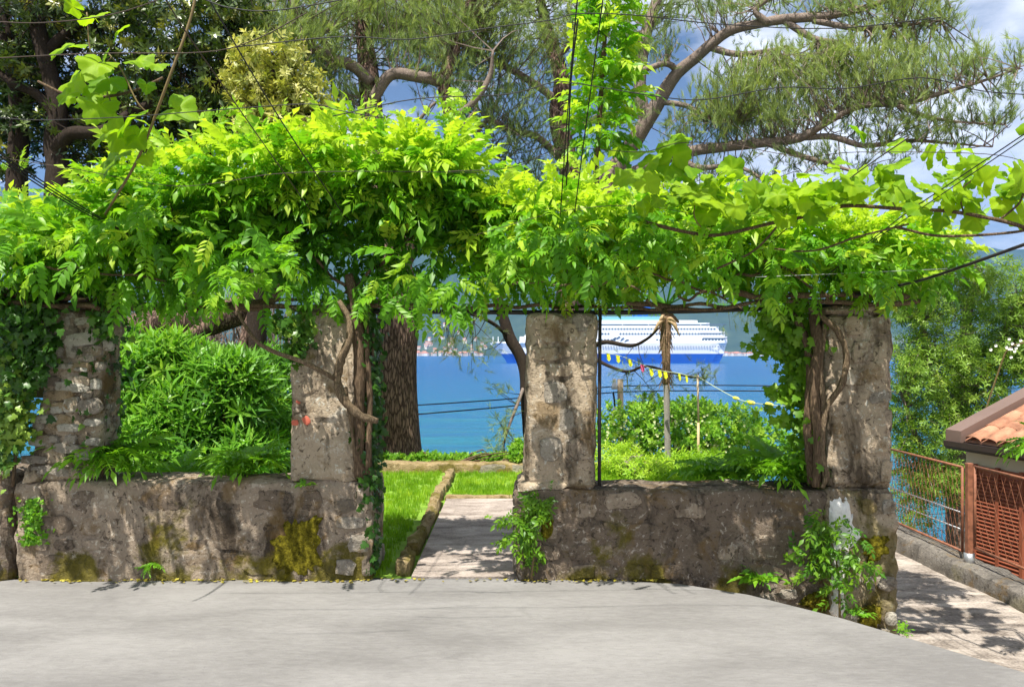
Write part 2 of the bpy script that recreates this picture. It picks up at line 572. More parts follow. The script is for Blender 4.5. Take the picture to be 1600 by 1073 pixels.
# terrace concrete
def concrete(name, a, b, sc=1.0, bs_=0.35, fine=220.0):
    m, t, bs, out = new_mat(name)
    g = N(t, 'NewGeometry')
    pos = g.outputs['Position']
    mpn = t.nodes.new('ShaderNodeMapping')
    mpn.inputs['Scale'].default_value = (0.55, 1.5, 1)
    t.links.new(pos, mpn.inputs['Vector'])
    n1 = noise(t, mpn.outputs['Vector'], 1.3 * sc, 8, 0.6, 0.4)
    n2 = noise(t, mpn.outputs['Vector'], 22.0 * sc, 6, 0.65, 0.5)
    n3 = noise(t, pos, fine, 3, 0.6)
    f = math_n(t, 'ADD', math_n(t, 'MULTIPLY', n1, 0.55), math_n(t, 'ADD', math_n(t, 'MULTIPLY', n2, 0.27), math_n(t, 'MULTIPLY', n3, 0.18)))
    r = ramp(t, [(0.40, a), (0.60, b)])
    t.links.new(f, r.inputs['Fac'])
    c = r.outputs['Color']
    sp = ramp(t, [(0.30, (1, 1, 1)), (0.38, (0, 0, 0))])
    t.links.new(noise(t, pos, fine * .45, 3, 0.65), sp.inputs['Fac'])
    c = mixc(t, math_n(t, 'MULTIPLY', sp.outputs['Color'], 0.5), c, tuple(q * .55 for q in a))
    st = ramp(t, [(0.60, (0, 0, 0)), (0.70, (1, 1, 1))])
    t.links.new(noise(t, pos, 1.7 * sc, 9, 0.7, 0.8), st.inputs['Fac'])
    c = mixc(t, math_n(t, 'MULTIPLY', st.outputs['Color'], 0.3), c, tuple(q * .6 for q in a))
    t.links.new(c, bs.inputs['Base Color'])
    bs.inputs['Roughness'].default_value = 0.85
    bs.inputs['Specular IOR Level'].default_value = 0.2
    bump(t, bs, math_n(t, 'ADD', n2, math_n(t, 'MULTIPLY', n3, 0.5)), bs_, 0.006)
    return m


m_, t_, bs_m, _o = new_mat('moss')
gm = N(t_, 'NewGeometry')
nm1 = noise(t_, gm.outputs['Position'], 30, 6, .7)
rm = ramp(t_, [(0.36, (0.045, 0.04, 0.006)), (0.5, (0.14, 0.12, 0.012)), (0.66, (0.30, 0.26, 0.025))])
t_.links.new(nm1, rm.inputs['Fac'])
t_.links.new(rm.outputs['Color'], bs_m.inputs['Base Color'])
bs_m.inputs['Roughness'].default_value = 1.0
bs_m.inputs['Specular IOR Level'].default_value = 0.05
bump(t_, bs_m, noise(t_, gm.outputs['Position'], 90, 5, .75), 1.0, .02)
M['moss'] = m_
M['terrace'] = concrete('pale_concrete', (0.158, 0.152, 0.147), (0.243, 0.236, 0.228), 1.0, 0.6, 160)
M['path'] = concrete('garden_path_concrete', (0.15, 0.12, 0.10), (0.46, 0.395, 0.345), 2.6, 1.0, 70)
M['gravel'] = concrete('exposed_aggregate', (0.12, 0.098, 0.08), (0.46, 0.40, 0.345), 3.4, 1.0, 48)
M['soil'] = plain_mat('soil', (0.085, 0.075, 0.04), 0.95, 0, 0.4, 3, 0.6, 20)
M['lawn_soil'] = plain_mat('lawn_ground', (0.16, 0.28, 0.03), 0.95, 0, 0.35, 6, 0.6, 40)


# ---------------------------------------------------------------- leaf templates: (V, T)
def join(parts):
    V, T, b = [], [], 0
    for v, t in parts:
        V.append(np.asarray(v, float))
        T.append(np.asarray(t, int) + b)
        b += len(v)
    return np.vstack(V), np.vstack(T)


def leaflet(base, d, nrm, ln, wd, fold=0.25, droop=0.15, fine=False):
    d = unit(d)
    s = unit(np.cross(d, nrm))
    n = np.cross(s, d)
    base = np.asarray(base, float)

    def pt(t, w):
        return base + d * ln * t + s * wd * w + n * (abs(w) * wd * fold - droop * ln * t * t)
    if fine:
        V = [pt(0, 0), pt(.28, -.85), pt(.28, 0), pt(.28, .85), pt(.62, -.72), pt(.62, 0), pt(.62, .72), pt(1, 0)]
        T = [(0, 2, 1), (0, 3, 2), (1, 2, 4), (2, 5, 4), (2, 3, 5), (3, 6, 5), (4, 5, 7), (5, 6, 7)]
    else:
        V = [pt(0, 0), pt(.42, -1), pt(.42, 0), pt(.42, 1), pt(1, 0)]
        T = [(0, 2, 1), (0, 3, 2), (1, 2, 4), (2, 3, 4)]
    return np.array(V), np.array(T)


def pinnate(pairs, seed, ll=0.36, lw=0.075, droop=0.5, fine=False, ang=55, stalk=True, taper=0.25, t0=0.2):
    r = np.random.default_rng(seed)
    parts = []

    def rach(t):
        return np.array([0.05 * math.sin(t * 3 + seed), t * (1 - 0.12 * droop * t), -droop * 0.5 * t * t])
    for k in range(pairs):
        t = t0 + (0.98 - t0) * k / pairs
        b = rach(t)
        tg = unit(rach(t + .02) - rach(t - .02))
        for sd in (-1, 1):
            a = math.radians(ang + r.uniform(-9, 9))
            d = tg * math.cos(a) + np.array([sd, 0, 0]) * math.sin(a) + np.array([0, 0, r.uniform(-.35, .1)])
            L_ = ll * (1 - taper * abs(k / pairs - 0.35)) * r.uniform(.85, 1.1)
            parts.append(leaflet(b, d, np.array([r.uniform(-.25, .25) + 0.2 * sd, r.uniform(-.3, .1), 1]), L_, lw * r.uniform(.85, 1.15), .25, r.uniform(.1, .4), fine))
    b = rach(.98)
    parts.append(leaflet(b, unit(rach(1) - rach(.95)), np.array([0, .2, 1]), ll * 1.1, lw, .25, .3, fine))
    if stalk:
        pts = np.array([rach(t) for t in (0, .33, .66, 1)])
        w = 0.006
        V = np.vstack([pts + [w, 0, 0], pts + [-w, 0, 0.0]])
        T = []
        for i in range(3):
            T += [(i, i + 1, i + 4), (i + 1, i + 5, i + 4)]
        parts.append((V, np.array(T)))
    return join(parts)


def grape_leaf(seed):
    r = np.random.default_rng(seed)
    n = 30
    ph = r.uniform(0, 6.28)
    V = [(0, 0.36, 0.0)]
    for ring in (.55, 1.0):
        for i in range(n + 1):
            a = -math.pi / 2 + 0.16 + (2 * math.pi - 0.32) * i / n
            k5 = math.cos(5 * (a - math.pi / 2))
            lob = 0.42 + 0.05 * k5 + 0.03 * math.cos(3 * (a - math.pi / 2))
            lob *= ring * ((1.0 + (0.05 if i % 2 else -0.05)) * r.uniform(.95, 1.05) if ring == 1.0 else 1)
            x, y = lob * math.cos(a) * 1.12, 0.40 + lob * math.sin(a) * 1.05
            if i in (0, n) and ring == 1.0:
                x, y = 0.03 * (1 if i == 0 else -1), 0.12
            rr = math.hypot(x, y - .36)
            z = -0.55 * rr * rr + 0.10 * k5 * rr + abs(x) * 0.22 + 0.07 * math.sin(2 * a + ph) * rr * 2 + (r.normal(0, .012) if ring == 1.0 else 0)
            V.append((x, y, z))
    V = np.array(V)
    m = n + 1
    T = [(0, i, i + 1) for i in range(1, n + 1)]
    for i in range(1, n + 1):
        T += [(i, i + m, i + m + 1), (i, i + m + 1, i + 1)]
    st = np.array([(0.008, 0.12, 0), (-0.008, 0.12, 0), (0.006, -0.3, -0.08), (-0.006, -0.3, -0.08)])
    return join([(V, np.array(T)), (st, np.array([(0, 1, 2), (1, 3, 2)]))])


def grape_tint(nv):
    """paler along the five main veins"""
    t = np.full(nv, .5)
    t[0] = .95
    n = 30
    for k in range(2):
        for i in range(n + 1):
            a = -math.pi / 2 + 0.16 + (2 * math.pi - 0.32) * i / n
            t[1 + k * (n + 1) + i] = .42 + .40 * max(0, math.cos(5 * (a - math.pi / 2))) ** 6 * (1 - .3 * k) - .06 * k
    return t


def ivy_leaf():
    pts = [(0, 0), (.3, -.06), (.5, .2), (.28, .36), (.36, .62), (.12, .66), (0, 1.0), (-.12, .66), (-.36, .62), (-.28, .36), (-.5, .2), (-.3, -.06)]
    V = np.array([(0, .3, 0.06)] + [(x, y, -0.1 * (x * x + (y - .3) ** 2)) for x, y in pts])
    return V, np.array([(0, i, i % 12 + 1) for i in range(1, 13)])


def shoot(nl, seed, ll=0.55, lw=0.075, spread=(25, 75), droop=.25, length=.7, fine=False):
    """a leafy shoot growing along +Y with spirally set leaves"""
    r = np.random.default_rng(seed)
    parts = []
    for i in range(nl):
        t = length * (i / nl) ** 0.8
        a = i * 2.39996 + r.uniform(-.3, .3)
        e = math.radians(spread[1] + (spread[0] - spread[1]) * i / nl + r.uniform(-8, 8))
        rad = np.array([math.cos(a), 0, math.sin(a)])
        d = np.array([0, 1, 0]) * math.cos(e) + rad * math.sin(e)
        nrm = np.array([0, 1, 0]) * math.sin(e) - rad * math.cos(e)
        parts.append(leaflet((0, t, 0), d, nrm, ll * r.uniform(.75, 1.1), lw * r.uniform(.85, 1.15), .2, droop * r.uniform(.5, 1.5), fine))
    return join(parts)


def tuft(n, seed, spread=0.55, w=0.016):
    """spray of pine needles along +Y"""
    r = np.random.default_rng(seed)
    V, T = [], []
    for i in range(n):
        t = r.uniform(0, .55)
        a = r.uniform(0, 2 * math.pi)
        s = spread * r.uniform(.3, 1.1)
        d = unit(np.array([math.cos(a) * s, 1, math.sin(a) * s]))
        b = np.array([r.uniform(-.04, .04), t, r.uniform(-.04, .04)])
        q = unit(np.cross(d, r.normal(size=3)))
        l_ = r.uniform(.35, .6)
        V += [b - q * w, b + q * w, b + d * l_]
        T.append((3 * i, 3 * i + 1, 3 * i + 2))
    return np.array(V), np.array(T)


def blades(n, seed):
    r = np.random.default_rng(seed)
    V, T = [], []
    for i in range(n):
        b = np.array([r.uniform(-.5, .5), r.uniform(-.5, .5), 0])
        h = r.uniform(.5, 1.1)
        a = r.uniform(0, 6.28)
        q = np.array([math.cos(a), math.sin(a), 0]) * .07
        lean = np.array([r.normal() * .3, r.normal() * .3, 1]) * h
        V += [b - q, b + q, b + lean]
        T.append((3 * i, 3 * i + 1, 3 * i + 2))
    return np.array(V), np.array(T)


TP = {
    'wist': [pinnate(5, s, .38, .085, dr) for s, dr in ((1, .25), (2, .55), (3, .4), (4, .9))],
    'wist_fine': [pinnate(5, s, .38, .088, dr, True) for s, dr in ((11, .3), (12, .6), (13, .45), (14, .9))],
    'creeper': [pinnate(3, s, .46, .11, dr) for s, dr in ((21, .5), (22, .9))],
    'fern': [pinnate(11, s, .27, .042, dr, False, 68, True, .8, .08) for s, dr in ((31, .6), (32, 1.0), (33, .8))],
    'grape': [grape_leaf(s) for s in (1, 2, 3, 4)],
    'ivy': [ivy_leaf()],
    'ole': [shoot(10, s, .8, .07, (18, 72), .3) for s in (1, 2, 3)],
    'laurel': [shoot(10, s, .6, .11, (40, 95), .2, .35) for s in (4, 5, 6)],
    'round': [shoot(10, s, .5, .15, (25, 80), .15, .6) for s in (7, 8)],
    'willow': [shoot(12, s, .5, .065, (35, 80), .45, 1.0) for s in (9, 10, 11)],
    'tuft': [tuft(18, s, .55, .0145) for s in (1, 2, 3)],
    'tuft_sparse': [tuft(12, s, .7) for s in (4, 5, 6)],
    'grass': [blades(9, s) for s in (1, 2, 3)],
}


def frames(d, u):
    d = unit(d)
    x = unit(np.cross(d, u))
    z = np.cross(x, d)
    return np.stack([x, d, z], axis=-1)      # columns: local x, y, z


def scatter(tps, pos, d, u, s, tint):
    """place templates (round robin, shuffled) -> V, T, per-vertex tint"""
    Rm = frames(d, u)
    Vs, Ts, Cs, b = [], [], [], 0
    pick = rng.integers(0, len(tps), len(pos))
    for k, (tv, tt) in enumerate(tps):
        ix = np.where(pick == k)[0]
        if not len(ix):
            continue
        v = np.einsum('nij,mj->nmi', Rm[ix], tv) * np.asarray(s)[ix][:, None, None] + pos[ix][:, None, :]
        n, m = len(ix), len(tv)
        t = tt[None] + (np.arange(n) * m)[:, None, None] + b
        Vs.append(v.reshape(-1, 3))
        Ts.append(t.reshape(-1, 3))
        Cs.append(np.repeat(np.asarray(tint)[ix], m))
        b += n * m
    return np.vstack(Vs), np.vstack(Ts), np.concatenate(Cs)


def foliage(name, mat, tps, pos, d, u, s, tint, parent, as_stuff=True):
    V, T, C = scatter(tps, np.asarray(pos), np.asarray(d), np.asarray(u), np.asarray(s), np.asarray(tint))
    o = link(name, mesh_tris(name, V, T, mat, C), parent)
    if as_stuff:
        o['kind'] = 'stuff'
    return o


LEAF_MESH = {}


def leaf_parts(name, mat, key, pos, d, u, s, parent):
    """single leaves as parts that share mesh data"""
    if (key, mat.name) not in LEAF_MESH:
        LEAF_MESH[(key, mat.name)] = [mesh_tris(name, v, t, mat, grape_tint(len(v)) + tt - .5 if key == 'grape' else np.full(len(v), tt), key == 'grape') for (v, t), tt in zip(TP[key], (.35, .6, .5, .75))]
    ms = LEAF_MESH[(key, mat.name)]
    Rm = frames(np.asarray(d), np.asarray(u))
    inv = Matrix.Translation(parent.location).inverted()
    for i in range(len(pos)):
        o = bpy.data.objects.new(name, ms[int(rng.integers(len(ms)))])
        COL.objects.link(o)
        o.parent = parent
        o.matrix_parent_inverse = inv
        m = Matrix([[*(Rm[i, r] * s[i]), pos[i][r]] for r in range(3)] + [[0, 0, 0, 1]])
        o.matrix_basis = m


def in_lobe(c, r, n, lo=0.55, hi=1.05, topness=0.0):
    """points in the outer shell of a lumpy ellipsoid, with outward normals"""
    v = unit(rng.normal(size=(n, 3)))
    if topness:
        v[:, 2] += topness * rng.random(n)
        v = unit(v)
    k = (lo ** 3 + (hi ** 3 - lo ** 3) * rng.random(n)) ** (1 / 3)
    k = k * (1 + 0.16 * fbm(v * 2.2 + c, 5, 2))
    p = np.asarray(c) + v * np.asarray(r) * k[:, None]
    nn = unit(v / np.asarray(r))
    return p, nn, k


def rough_block(x0, x1, y0, y1, z0, z1, step=0.05, amp=0.02, seed=0, taper=None, rnd=0.03):
    """stone or plaster block with an uneven surface and worn arrises; taper=(dx0,dx1) shifts the top corners"""
    V, Q, b = [], [], 0
    dims = [(x0, x1), (y0, y1), (z0, z1)]
    for ax in range(3):
        a1, a2 = [a for a in range(3) if a != ax]
        for side in (0, 1):
            n1 = max(1, int(round((dims[a1][1] - dims[a1][0]) / step)))
            n2 = max(1, int(round((dims[a2][1] - dims[a2][0]) / step)))
            g1, g2 = np.meshgrid(np.linspace(*dims[a1], n1 + 1), np.linspace(*dims[a2], n2 + 1), indexing='ij')
            p = np.zeros((n1 + 1, n2 + 1, 3))
            p[..., ax] = dims[ax][side]
            p[..., a1] = g1
            p[..., a2] = g2
            idx = np.arange((n1 + 1) * (n2 + 1)).reshape(n1 + 1, n2 + 1) + b
            q = np.stack([idx[:-1, :-1], idx[1:, :-1], idx[1:, 1:], idx[:-1, 1:]], -1).reshape(-1, 4)
            flip = (side == 0) ^ (ax == 1)
            Q.append(q[:, ::-1] if flip else q)
            V.append(p.reshape(-1, 3))
            b += (n1 + 1) * (n2 + 1)
    V, Q = np.vstack(V), np.vstack(Q)
    ctr = np.array([(a + c) / 2 for a, c in dims])
    half = np.array([(c - a) / 2 for a, c in dims])
    # round arrises
    e = half - np.abs(V - ctr)
    near = np.sort(e, axis=1)
    k = np.clip(1 - near[:, 1] / (rnd * 2.2), 0, 1) ** 2
    V = V - np.sign(V - ctr) * (k * rnd * (0.7 + 0.8 * vnoise(V * 9, seed + 3)))[:, None] * (e < rnd * 2.2)
    if taper:
        tt = (V[:, 2] - z0) / (z1 - z0)
        w = (V[:, 0] - x0) / (x1 - x0)
        V[:, 0] += tt * (taper[0] * (1 - w) + taper[1] * w)
    nv = np.stack([fbm(V * 2.3 + 7, seed, 2) * 1.1 + fbm(V * 11, seed + 9, 3) * 0.6 for _ in (0,)] * 3, -1)
    nv[:, 1] = fbm(V * 2.6 + 31, seed + 40, 2) * 1.1 + fbm(V * 12 + 5, seed + 50, 3) * 0.6
    nv[:, 2] = fbm(V * 2.4 + 63, seed + 80, 2) * 0.7 + fbm(V * 10 + 9, seed + 90, 3) * 0.5
    nv = nv + np.stack([vnoise(V * 33 + q, seed + q) for q in (1, 2, 3)], -1) * 0.3
    return V + nv * amp, Q


def block(name, dims, mat, parent, **kw):
    V, Q = rough_block(*dims, **kw)
    return link(name, mesh_tris(name, V, Q, mat, None, True), parent)


def stone_mesh(seed, n=12):
    r = np.random.default_rng(seed)
    a = np.sort((np.arange(n) + .5 + r.uniform(-.32, .32, n)) / n * 2 * np.pi)
    sq = 1 / (np.abs(np.cos(a)) ** 5 + np.abs(np.sin(a)) ** 5) ** (1 / 5)      # squarish outline, knocked about
    rad = sq * r.uniform(.82, 1.04, n)
    o = np.stack([np.cos(a) * rad, np.zeros(n), np.sin(a) * rad], -1) * 0.5
    rim = o * np.array([.93, 1, .90])
    rim[:, 1] = -0.55 - r.uniform(0, .35, n)
    mid = o * np.array([.5, 1, .5])
    mid[:, 1] = -0.8 - r.uniform(-.25, .3, n)
    o[:, 1] = 0.8
    V = np.vstack([o, rim, mid, [[0, -0.9, 0]]])
    T = []
    for i in range(n):
        j = (i + 1) % n
        T += [(i, j, n + j), (i, n + j, n + i), (n + i, n + j, 2 * n + j), (n + i, 2 * n + j, 2 * n + i), (2 * n + i, 2 * n + j, 3 * n)]
    return V, np.array(T)


STONES = {}


def stones(parent, spots, mat_keys, seed, proud=0.02, axis='front', face=5.37):
    """field stones set into a face, each a part; spots = (u, z, width, height) in metres"""
    r = np.random.default_rng(seed)
    inv = Matrix.Translation(parent.location).inverted()
    for (u, z, w, h) in spots:
        mk = mat_keys[int(r.integers(len(mat_keys)))]
        k = int(r.integers(12))
        if (mk, k) not in STONES:
            V, T = stone_mesh(k + 100)
            STONES[(mk, k)] = mesh_tris('stone', V, T, M[mk], None, False)
        o = bpy.data.objects.new('stone', STONES[(mk, k)])
        COL.objects.link(o)
        o.parent = parent
        o.matrix_parent_inverse = inv
        rot = Matrix.Rotation(r.normal(0, .06), 4, 'Y')
        if axis == 'front':
            base = Matrix.Translation((u, face, z))
        else:
            base = Matrix.Translation((face, u, z)) @ Matrix.Rotation(math.radians(90 if axis == 'right' else -90), 4, 'Z')
        o.matrix_basis = base @ rot @ Matrix.Diagonal((w, proud * r.uniform(.5, 1.0), h, 1))


def courses(u0, u1, z0, z1, h, w, fill, seed):
    r = np.random.default_rng(seed)
    out = []
    z = z0
    while z < z1 - 0.03:
        hh = h * r.uniform(.7, 1.35)
        u = u0 + r.uniform(0, w * .4)
        while u < u1 - 0.04:
            ww = min(w * r.uniform(.45, 1.5), u1 - u)
            if r.random() < fill and ww > .05:
                out.append((u + ww / 2, min(z + hh / 2, z1 - hh * .4), ww * .92, hh * .88))
            u += ww + r.uniform(.005, .03)
        z += hh + .01
    return out


# ================================================================ THE SETTING
# ground sheet: terrace shelf, lawn, right-hand ramp, drop to the sea
gx = np.concatenate([np.linspace(-70, -8, 22), np.linspace(-7.5, 9, 67), np.linspace(10, 80, 24)])
gy = np.concatenate([np.linspace(-25, 3, 15), np.linspace(3.5, 20, 67), np.linspace(21, 60, 24)])
GX, GY = np.meshgrid(gx, gy, indexing='ij')


def sstep(a, b, x):
    t = np.clip((x - a) / (b - a), 0, 1)
    return t * t * (3 - 2 * t)


def ground_z(x, y):
    z = np.full_like(x, -0.06) - 0.9 * sstep(0.6, 1.2, x) * sstep(5.9, 5.5, y)
    ramp_ = sstep(2.45, 3.1, x) * sstep(1.0, 3.6, y + 0.0 * x)
    z = z - 0.52 * ramp_
    z = z - 1.35 * sstep(4.75, 5.3, x) * sstep(3, 6, y)
    drop = sstep(10.6, 24, y + 0.0) * 11.0
    drop = np.maximum(drop, sstep(10.6, 30, np.abs(x) * 0.0 + y) * 12.0)
    z = z - drop * (1 - 0.25 * sstep(4, 9, x) * (1 - sstep(12, 20, y)))
    n = fbm(np.stack([x * .5, y * .5, x * 0], -1), 3, 3)
    return z + n * 0.5 * sstep(12, 18, y)


GZ = ground_z(GX, GY)
gi = np.arange(GX.size).reshape(GX.shape)
gq = np.stack([gi[:-1, :-1], gi[1:, :-1], gi[1:, 1:], gi[:-1, 1:]], -1).reshape(-1, 4)
struct(link('ground', mesh_tris('ground', np.stack([GX, GY, GZ], -1).reshape(-1, 3), gq, M['soil'], None, True)))

# terrace slab: concrete with a diagonal right edge down to the ramp
b = Buf()
tpoly = [(-9, -14), (6.2, -14), (6.2, 2.05), (2.72, 3.74), (2.05, 4.62), (1.62, 5.06), (1.2, 5.30), (0.6, 5.40), (-0.2, 5.43), (-3.6, 5.40), (-9, 5.40)]
b.prism(tpoly[::-1], 2, 0.0, -0.5)
struct(b.build('terrace', M['terrace']))

# garden path slab
b = Buf()
b.box(-0.74, 0.06, 5.435, 8.36, -0.2, 0.012)
struct(b.build('garden_path', M['path']))

# side ramp with exposed aggregate
rx, ry = np.meshgrid(np.linspace(1.2, 4.3, 26), np.linspace(-6, 12, 61), indexing='ij')
rz = -0.43 + 0.02 * fbm(np.stack([rx, ry, rx * 0], -1), 8, 3) + 0.12 * sstep(4.6, 2.5, ry)
ii = np.arange(rx.size).reshape(rx.shape)
q = np.stack([ii[:-1, :-1], ii[1:, :-1], ii[1:, 1:], ii[:-1, 1:]], -1).reshape(-1, 4)
struct(link('side_path', mesh_tris('side_path', np.stack([rx, ry, rz], -1).reshape(-1, 3), q, M['gravel'], None, True)))

# lawn surface
lx, ly = np.meshgrid(np.linspace(-7, 2.75, 60), np.linspace(5.42, 10.3, 34), indexing='ij')
lz = 0.0 + 0.02 * fbm(np.stack([lx, ly, lx * 0], -1) * 1.5, 8, 3) + 0.10 * sstep(7.5, 9.5, ly) * sstep(0.3, 1.2, lx)
lz = np.where((lx > -0.78) & (lx < 0.1) & (ly < 8.45), -0.03, lz)
ii = np.arange(lx.size).reshape(lx.shape)
q = np.stack([ii[:-1, :-1], ii[1:, :-1], ii[1:, 1:], ii[:-1, 1:]], -1).reshape(-1, 4)
struct(link('lawn', mesh_tris('lawn', np.stack([lx, ly, lz], -1).reshape(-1, 3), q, M['lawn_soil'], None, True)))


def lawn_h(x, y):
    return 0.0 + 0.02 * fbm(np.stack([x, y, x * 0], -1) * 1.5, 8, 3) + 0.10 * sstep(7.5, 9.5, y) * sstep(0.3, 1.2, x)


n = 9000
gxp = rng.uniform(-2.6, 2.6, n)
gyp = rng.uniform(5.45, 10.1, n)
ok = ((gyp > 5.86) | ((gxp > -1.03) & (gxp < -.93))) & ~((gxp > -0.96) & (gxp < 0.10) & (gyp < 8.42)) & ~((gxp > -0.96) & (gxp < -0.72))
gxp, gyp = gxp[ok], gyp[ok]
gp = np.stack([gxp, gyp, lawn_h(gxp, gyp) - 0.005], -1)
gd = np.zeros_like(gp)
ga = rng.uniform(0, 6.28, len(gp))
gd[:, 0], gd[:, 1] = np.cos(ga), np.sin(ga)
gt = np.clip(0.5 + 0.25 * fbm(gp * np.array([2, 2, 0]), 4, 3) + rng.normal(0, .18, len(gp)), 0, 1)
g = foliage('grass', M['grass'], TP['grass'], gp, gd, np.tile([0, 0, 1.0], (len(gp), 1)), rng.uniform(.05, .085, len(gp)), gt, None)
g['label'] = 'short bright green lawn grass behind the stone pergola'
g['category'] = 'grass'

# sea
m, t, bs, out = new_mat('sea_water')
g_ = N(t, 'NewGeometry')
pos = g_.outputs['Position']
sx = t.nodes.new('ShaderNodeSeparateXYZ')
t.links.new(pos, sx.inputs[0])
mr = t.nodes.new('ShaderNodeMapRange')
mr.inputs['From Min'].default_value = 40
mr.inputs['From Max'].default_value = 420
t.links.new(sx.outputs['Y'], mr.inputs['Value'])
mpn = t.nodes.new('ShaderNodeMapping')
mpn.inputs['Scale'].default_value = (0.05, 0.22, 1)
t.links.new(pos, mpn.inputs['Vector'])
nb = noise(t, mpn.outputs['Vector'], 1.0, 5, 0.6, 0.3)
cr = ramp(t, [(0.0, (0.018, 0.20, 0.30)), (0.35, (0.010, 0.135, 0.32)), (1.0, (0.008, 0.105, 0.31))])
t.links.new(math_n(t, 'ADD', mr.outputs[0], math_n(t, 'MULTIPLY', math_n(t, 'SUBTRACT', nb, 0.5), 1.3)), cr.inputs['Fac'])
t.links.new(cr.outputs['Color'], bs.inputs['Base Color'])
bs.inputs['Roughness'].default_value = 0.2
bs.inputs['IOR'].default_value = 1.33
bs.inputs['Specular IOR Level'].default_value = 0.35
mp2 = t.nodes.new('ShaderNodeMapping')
mp2.inputs['Scale'].default_value = (0.5, 1.3, 1)
t.links.new(pos, mp2.inputs['Vector'])
mp3 = t.nodes.new('ShaderNodeMapping')
mp3.inputs['Scale'].default_value = (0.06, 0.35, 1)
t.links.new(pos, mp3.inputs['Vector'])
bump(t, bs, math_n(t, 'ADD', noise(t, mp2.outputs['Vector'], 1.0, 7, 0.65, 0.4), math_n(t, 'MULTIPLY', noise(t, mp3.outputs['Vector'], 1.0, 6, 0.65, 0.4), 2.5)), 1.0, 1.1)
M['sea'] = m
b = Buf()
ys = [14, 40, 80, 160, 320, 640, 1300, 2600, 5000, 7100]
xs = np.linspace(-8800, 8800, 9)
V = [(x, y, -9.0) for y in ys for x in xs]
Fq = [(j * 9 + i, j * 9 + i + 1, (j + 1) * 9 + i + 1, (j + 1) * 9 + i) for j in range(len(ys) - 1) for i in range(8)]
b.add(V, Fq)
struct(b.build('sea', M['sea']))

# mountains across the bay
mxx = np.linspace(-8700, 8700, 200)
myy = np.linspace(3050, 7000, 56)
MX, MY = np.meshgrid(mxx, myy, indexing='ij')
prof = 1200 - 600 * sstep(200, 3000, MX) - 220 * sstep(-900, -3800, MX)
rise = sstep(3050, 5000, MY + 260 * fbm(np.stack([MX / 700, MX * 0, MX * 0], -1), 2, 3)) ** 0.85
fall = 1 - 0.6 * sstep(5100, 6900, MY)
MZ = prof * rise * fall * (1 + 0.16 * fbm(np.stack([MX / 900, MY / 900, MX * 0], -1), 21, 5)) + 40 * rise * fbm(np.stack([MX / 200, MY / 200, MX * 0], -1), 31, 4) - 11
m, t, bs, out = new_mat('wooded_mountain')
g_ = N(t, 'NewGeometry')
n1 = noise(t, g_.outputs['Position'], 0.006, 9, 0.65)
r = ramp(t, [(0.35, (0.022, 0.045, 0.022)), (0.58, (0.05, 0.08, 0.035)), (0.75, (0.14, 0.14, 0.11))])
t.links.new(n1, r.inputs['Fac'])
t.links.new(r.outputs['Color'], bs.inputs['Base Color'])
bs.inputs['Roughness'].default_value = 1.0
bs.inputs['Specular IOR Level'].default_value = 0.0
ii = np.arange(MX.size).reshape(MX.shape)
q = np.stack([ii[:-1, :-1], ii[1:, :-1], ii[1:, 1:], ii[:-1, 1:]], -1).reshape(-1, 4)
struct(link('mountains', mesh_tris('mountains', np.stack([MX, MY, MZ], -1).reshape(-1, 3), q, m, None, True)))

# air between the shore and the mountains
b = Buf()
b.box(-9000, 9000, -300, 7300, -14, float(MZ.max()) + 25)
haze = b.build('haze', None)
m = bpy.data.materials.new('haze_air')
m.use_nodes = True
m.node_tree.nodes.clear()
o_ = m.node_tree.nodes.new('ShaderNodeOutputMaterial')
pv = m.node_tree.nodes.new('ShaderNodeVolumePrincipled')
pv.inputs['Color'].default_value = (0.24, 0.48, 1.0, 1)
pv.inputs['Density'].default_value = 0.0001
m.node_tree.links.new(pv.outputs[0], o_.inputs['Volume'])
haze.data.materials.append(m)
stuff(haze)

# ================================================================ WALLS AND PILLARS
FRONT = 5.37
wl = thing('parapet_wall', 'long low mossy plastered wall left of the garden opening', 'wall', (-2.3, 5.6, 0))
block('wall_body', (-3.62, -1.02, FRONT, 5.84, -0.3, 0.715), M['plaster'], wl, step=.03, amp=.018, seed=2, rnd=.02)
stones(wl, courses(-3.55, -1.35, 0.03, 0.69, .14, .26, .6, 5), ['plaster', 'plaster', 'plaster_dark'], 5, .010)
stones(wl, courses(-1.32, -1.02, 0.02, 0.64, .15, .2, .85, 6), ['stone', 'stone_dark'], 6, .03)
stones(wl, courses(5.4, 5.8, 0.02, 0.64, .15, .2, .8, 7), ['stone_dark', 'stone'], 7, .03, 'right', -1.02)

wr = thing('parapet_wall', 'low dark grey wall right of the garden opening with stepped foot', 'wall', (1.1, 5.6, 0))
block('wall_body', (0.02, 2.30, FRONT, 5.84, -0.5, 0.66), M['plaster_dark'], wr, step=.03, amp=.018, seed=12, rnd=.02)
stones(wr, courses(0.06, 2.25, 0.0, 0.64, .14, .26, .55, 8), ['plaster_dark', 'plaster_dark', 'plaster'], 8, .010)
stones(wr, courses(1.9, 2.3, -0.3, 0.1, .12, .16, .7, 9), ['stone', 'stone_pale'], 9, .03)
stones(wr, courses(5.4, 5.8, 0.02, 0.6, .13, .2, .7, 17), ['stone_dark', 'stone'], 17, .02, 'left', 0.02)

we = thing('wall_stub', 'shaded mossy wall end at the far left beside ivy pillar', 'wall', (-4.1, 5.5, 0))
block('wall_body', (-5.2, -3.64, FRONT - .02, 5.9, -0.3, 0.80), M['plaster_dark'], we, step=.06, amp=.025, seed=22)
stones(we, courses(-4.1, -3.68, 0.05, 0.75, .14, .22, .6, 23), ['stone_dark', 'stone'], 23, .03, 'front', FRONT - .02)

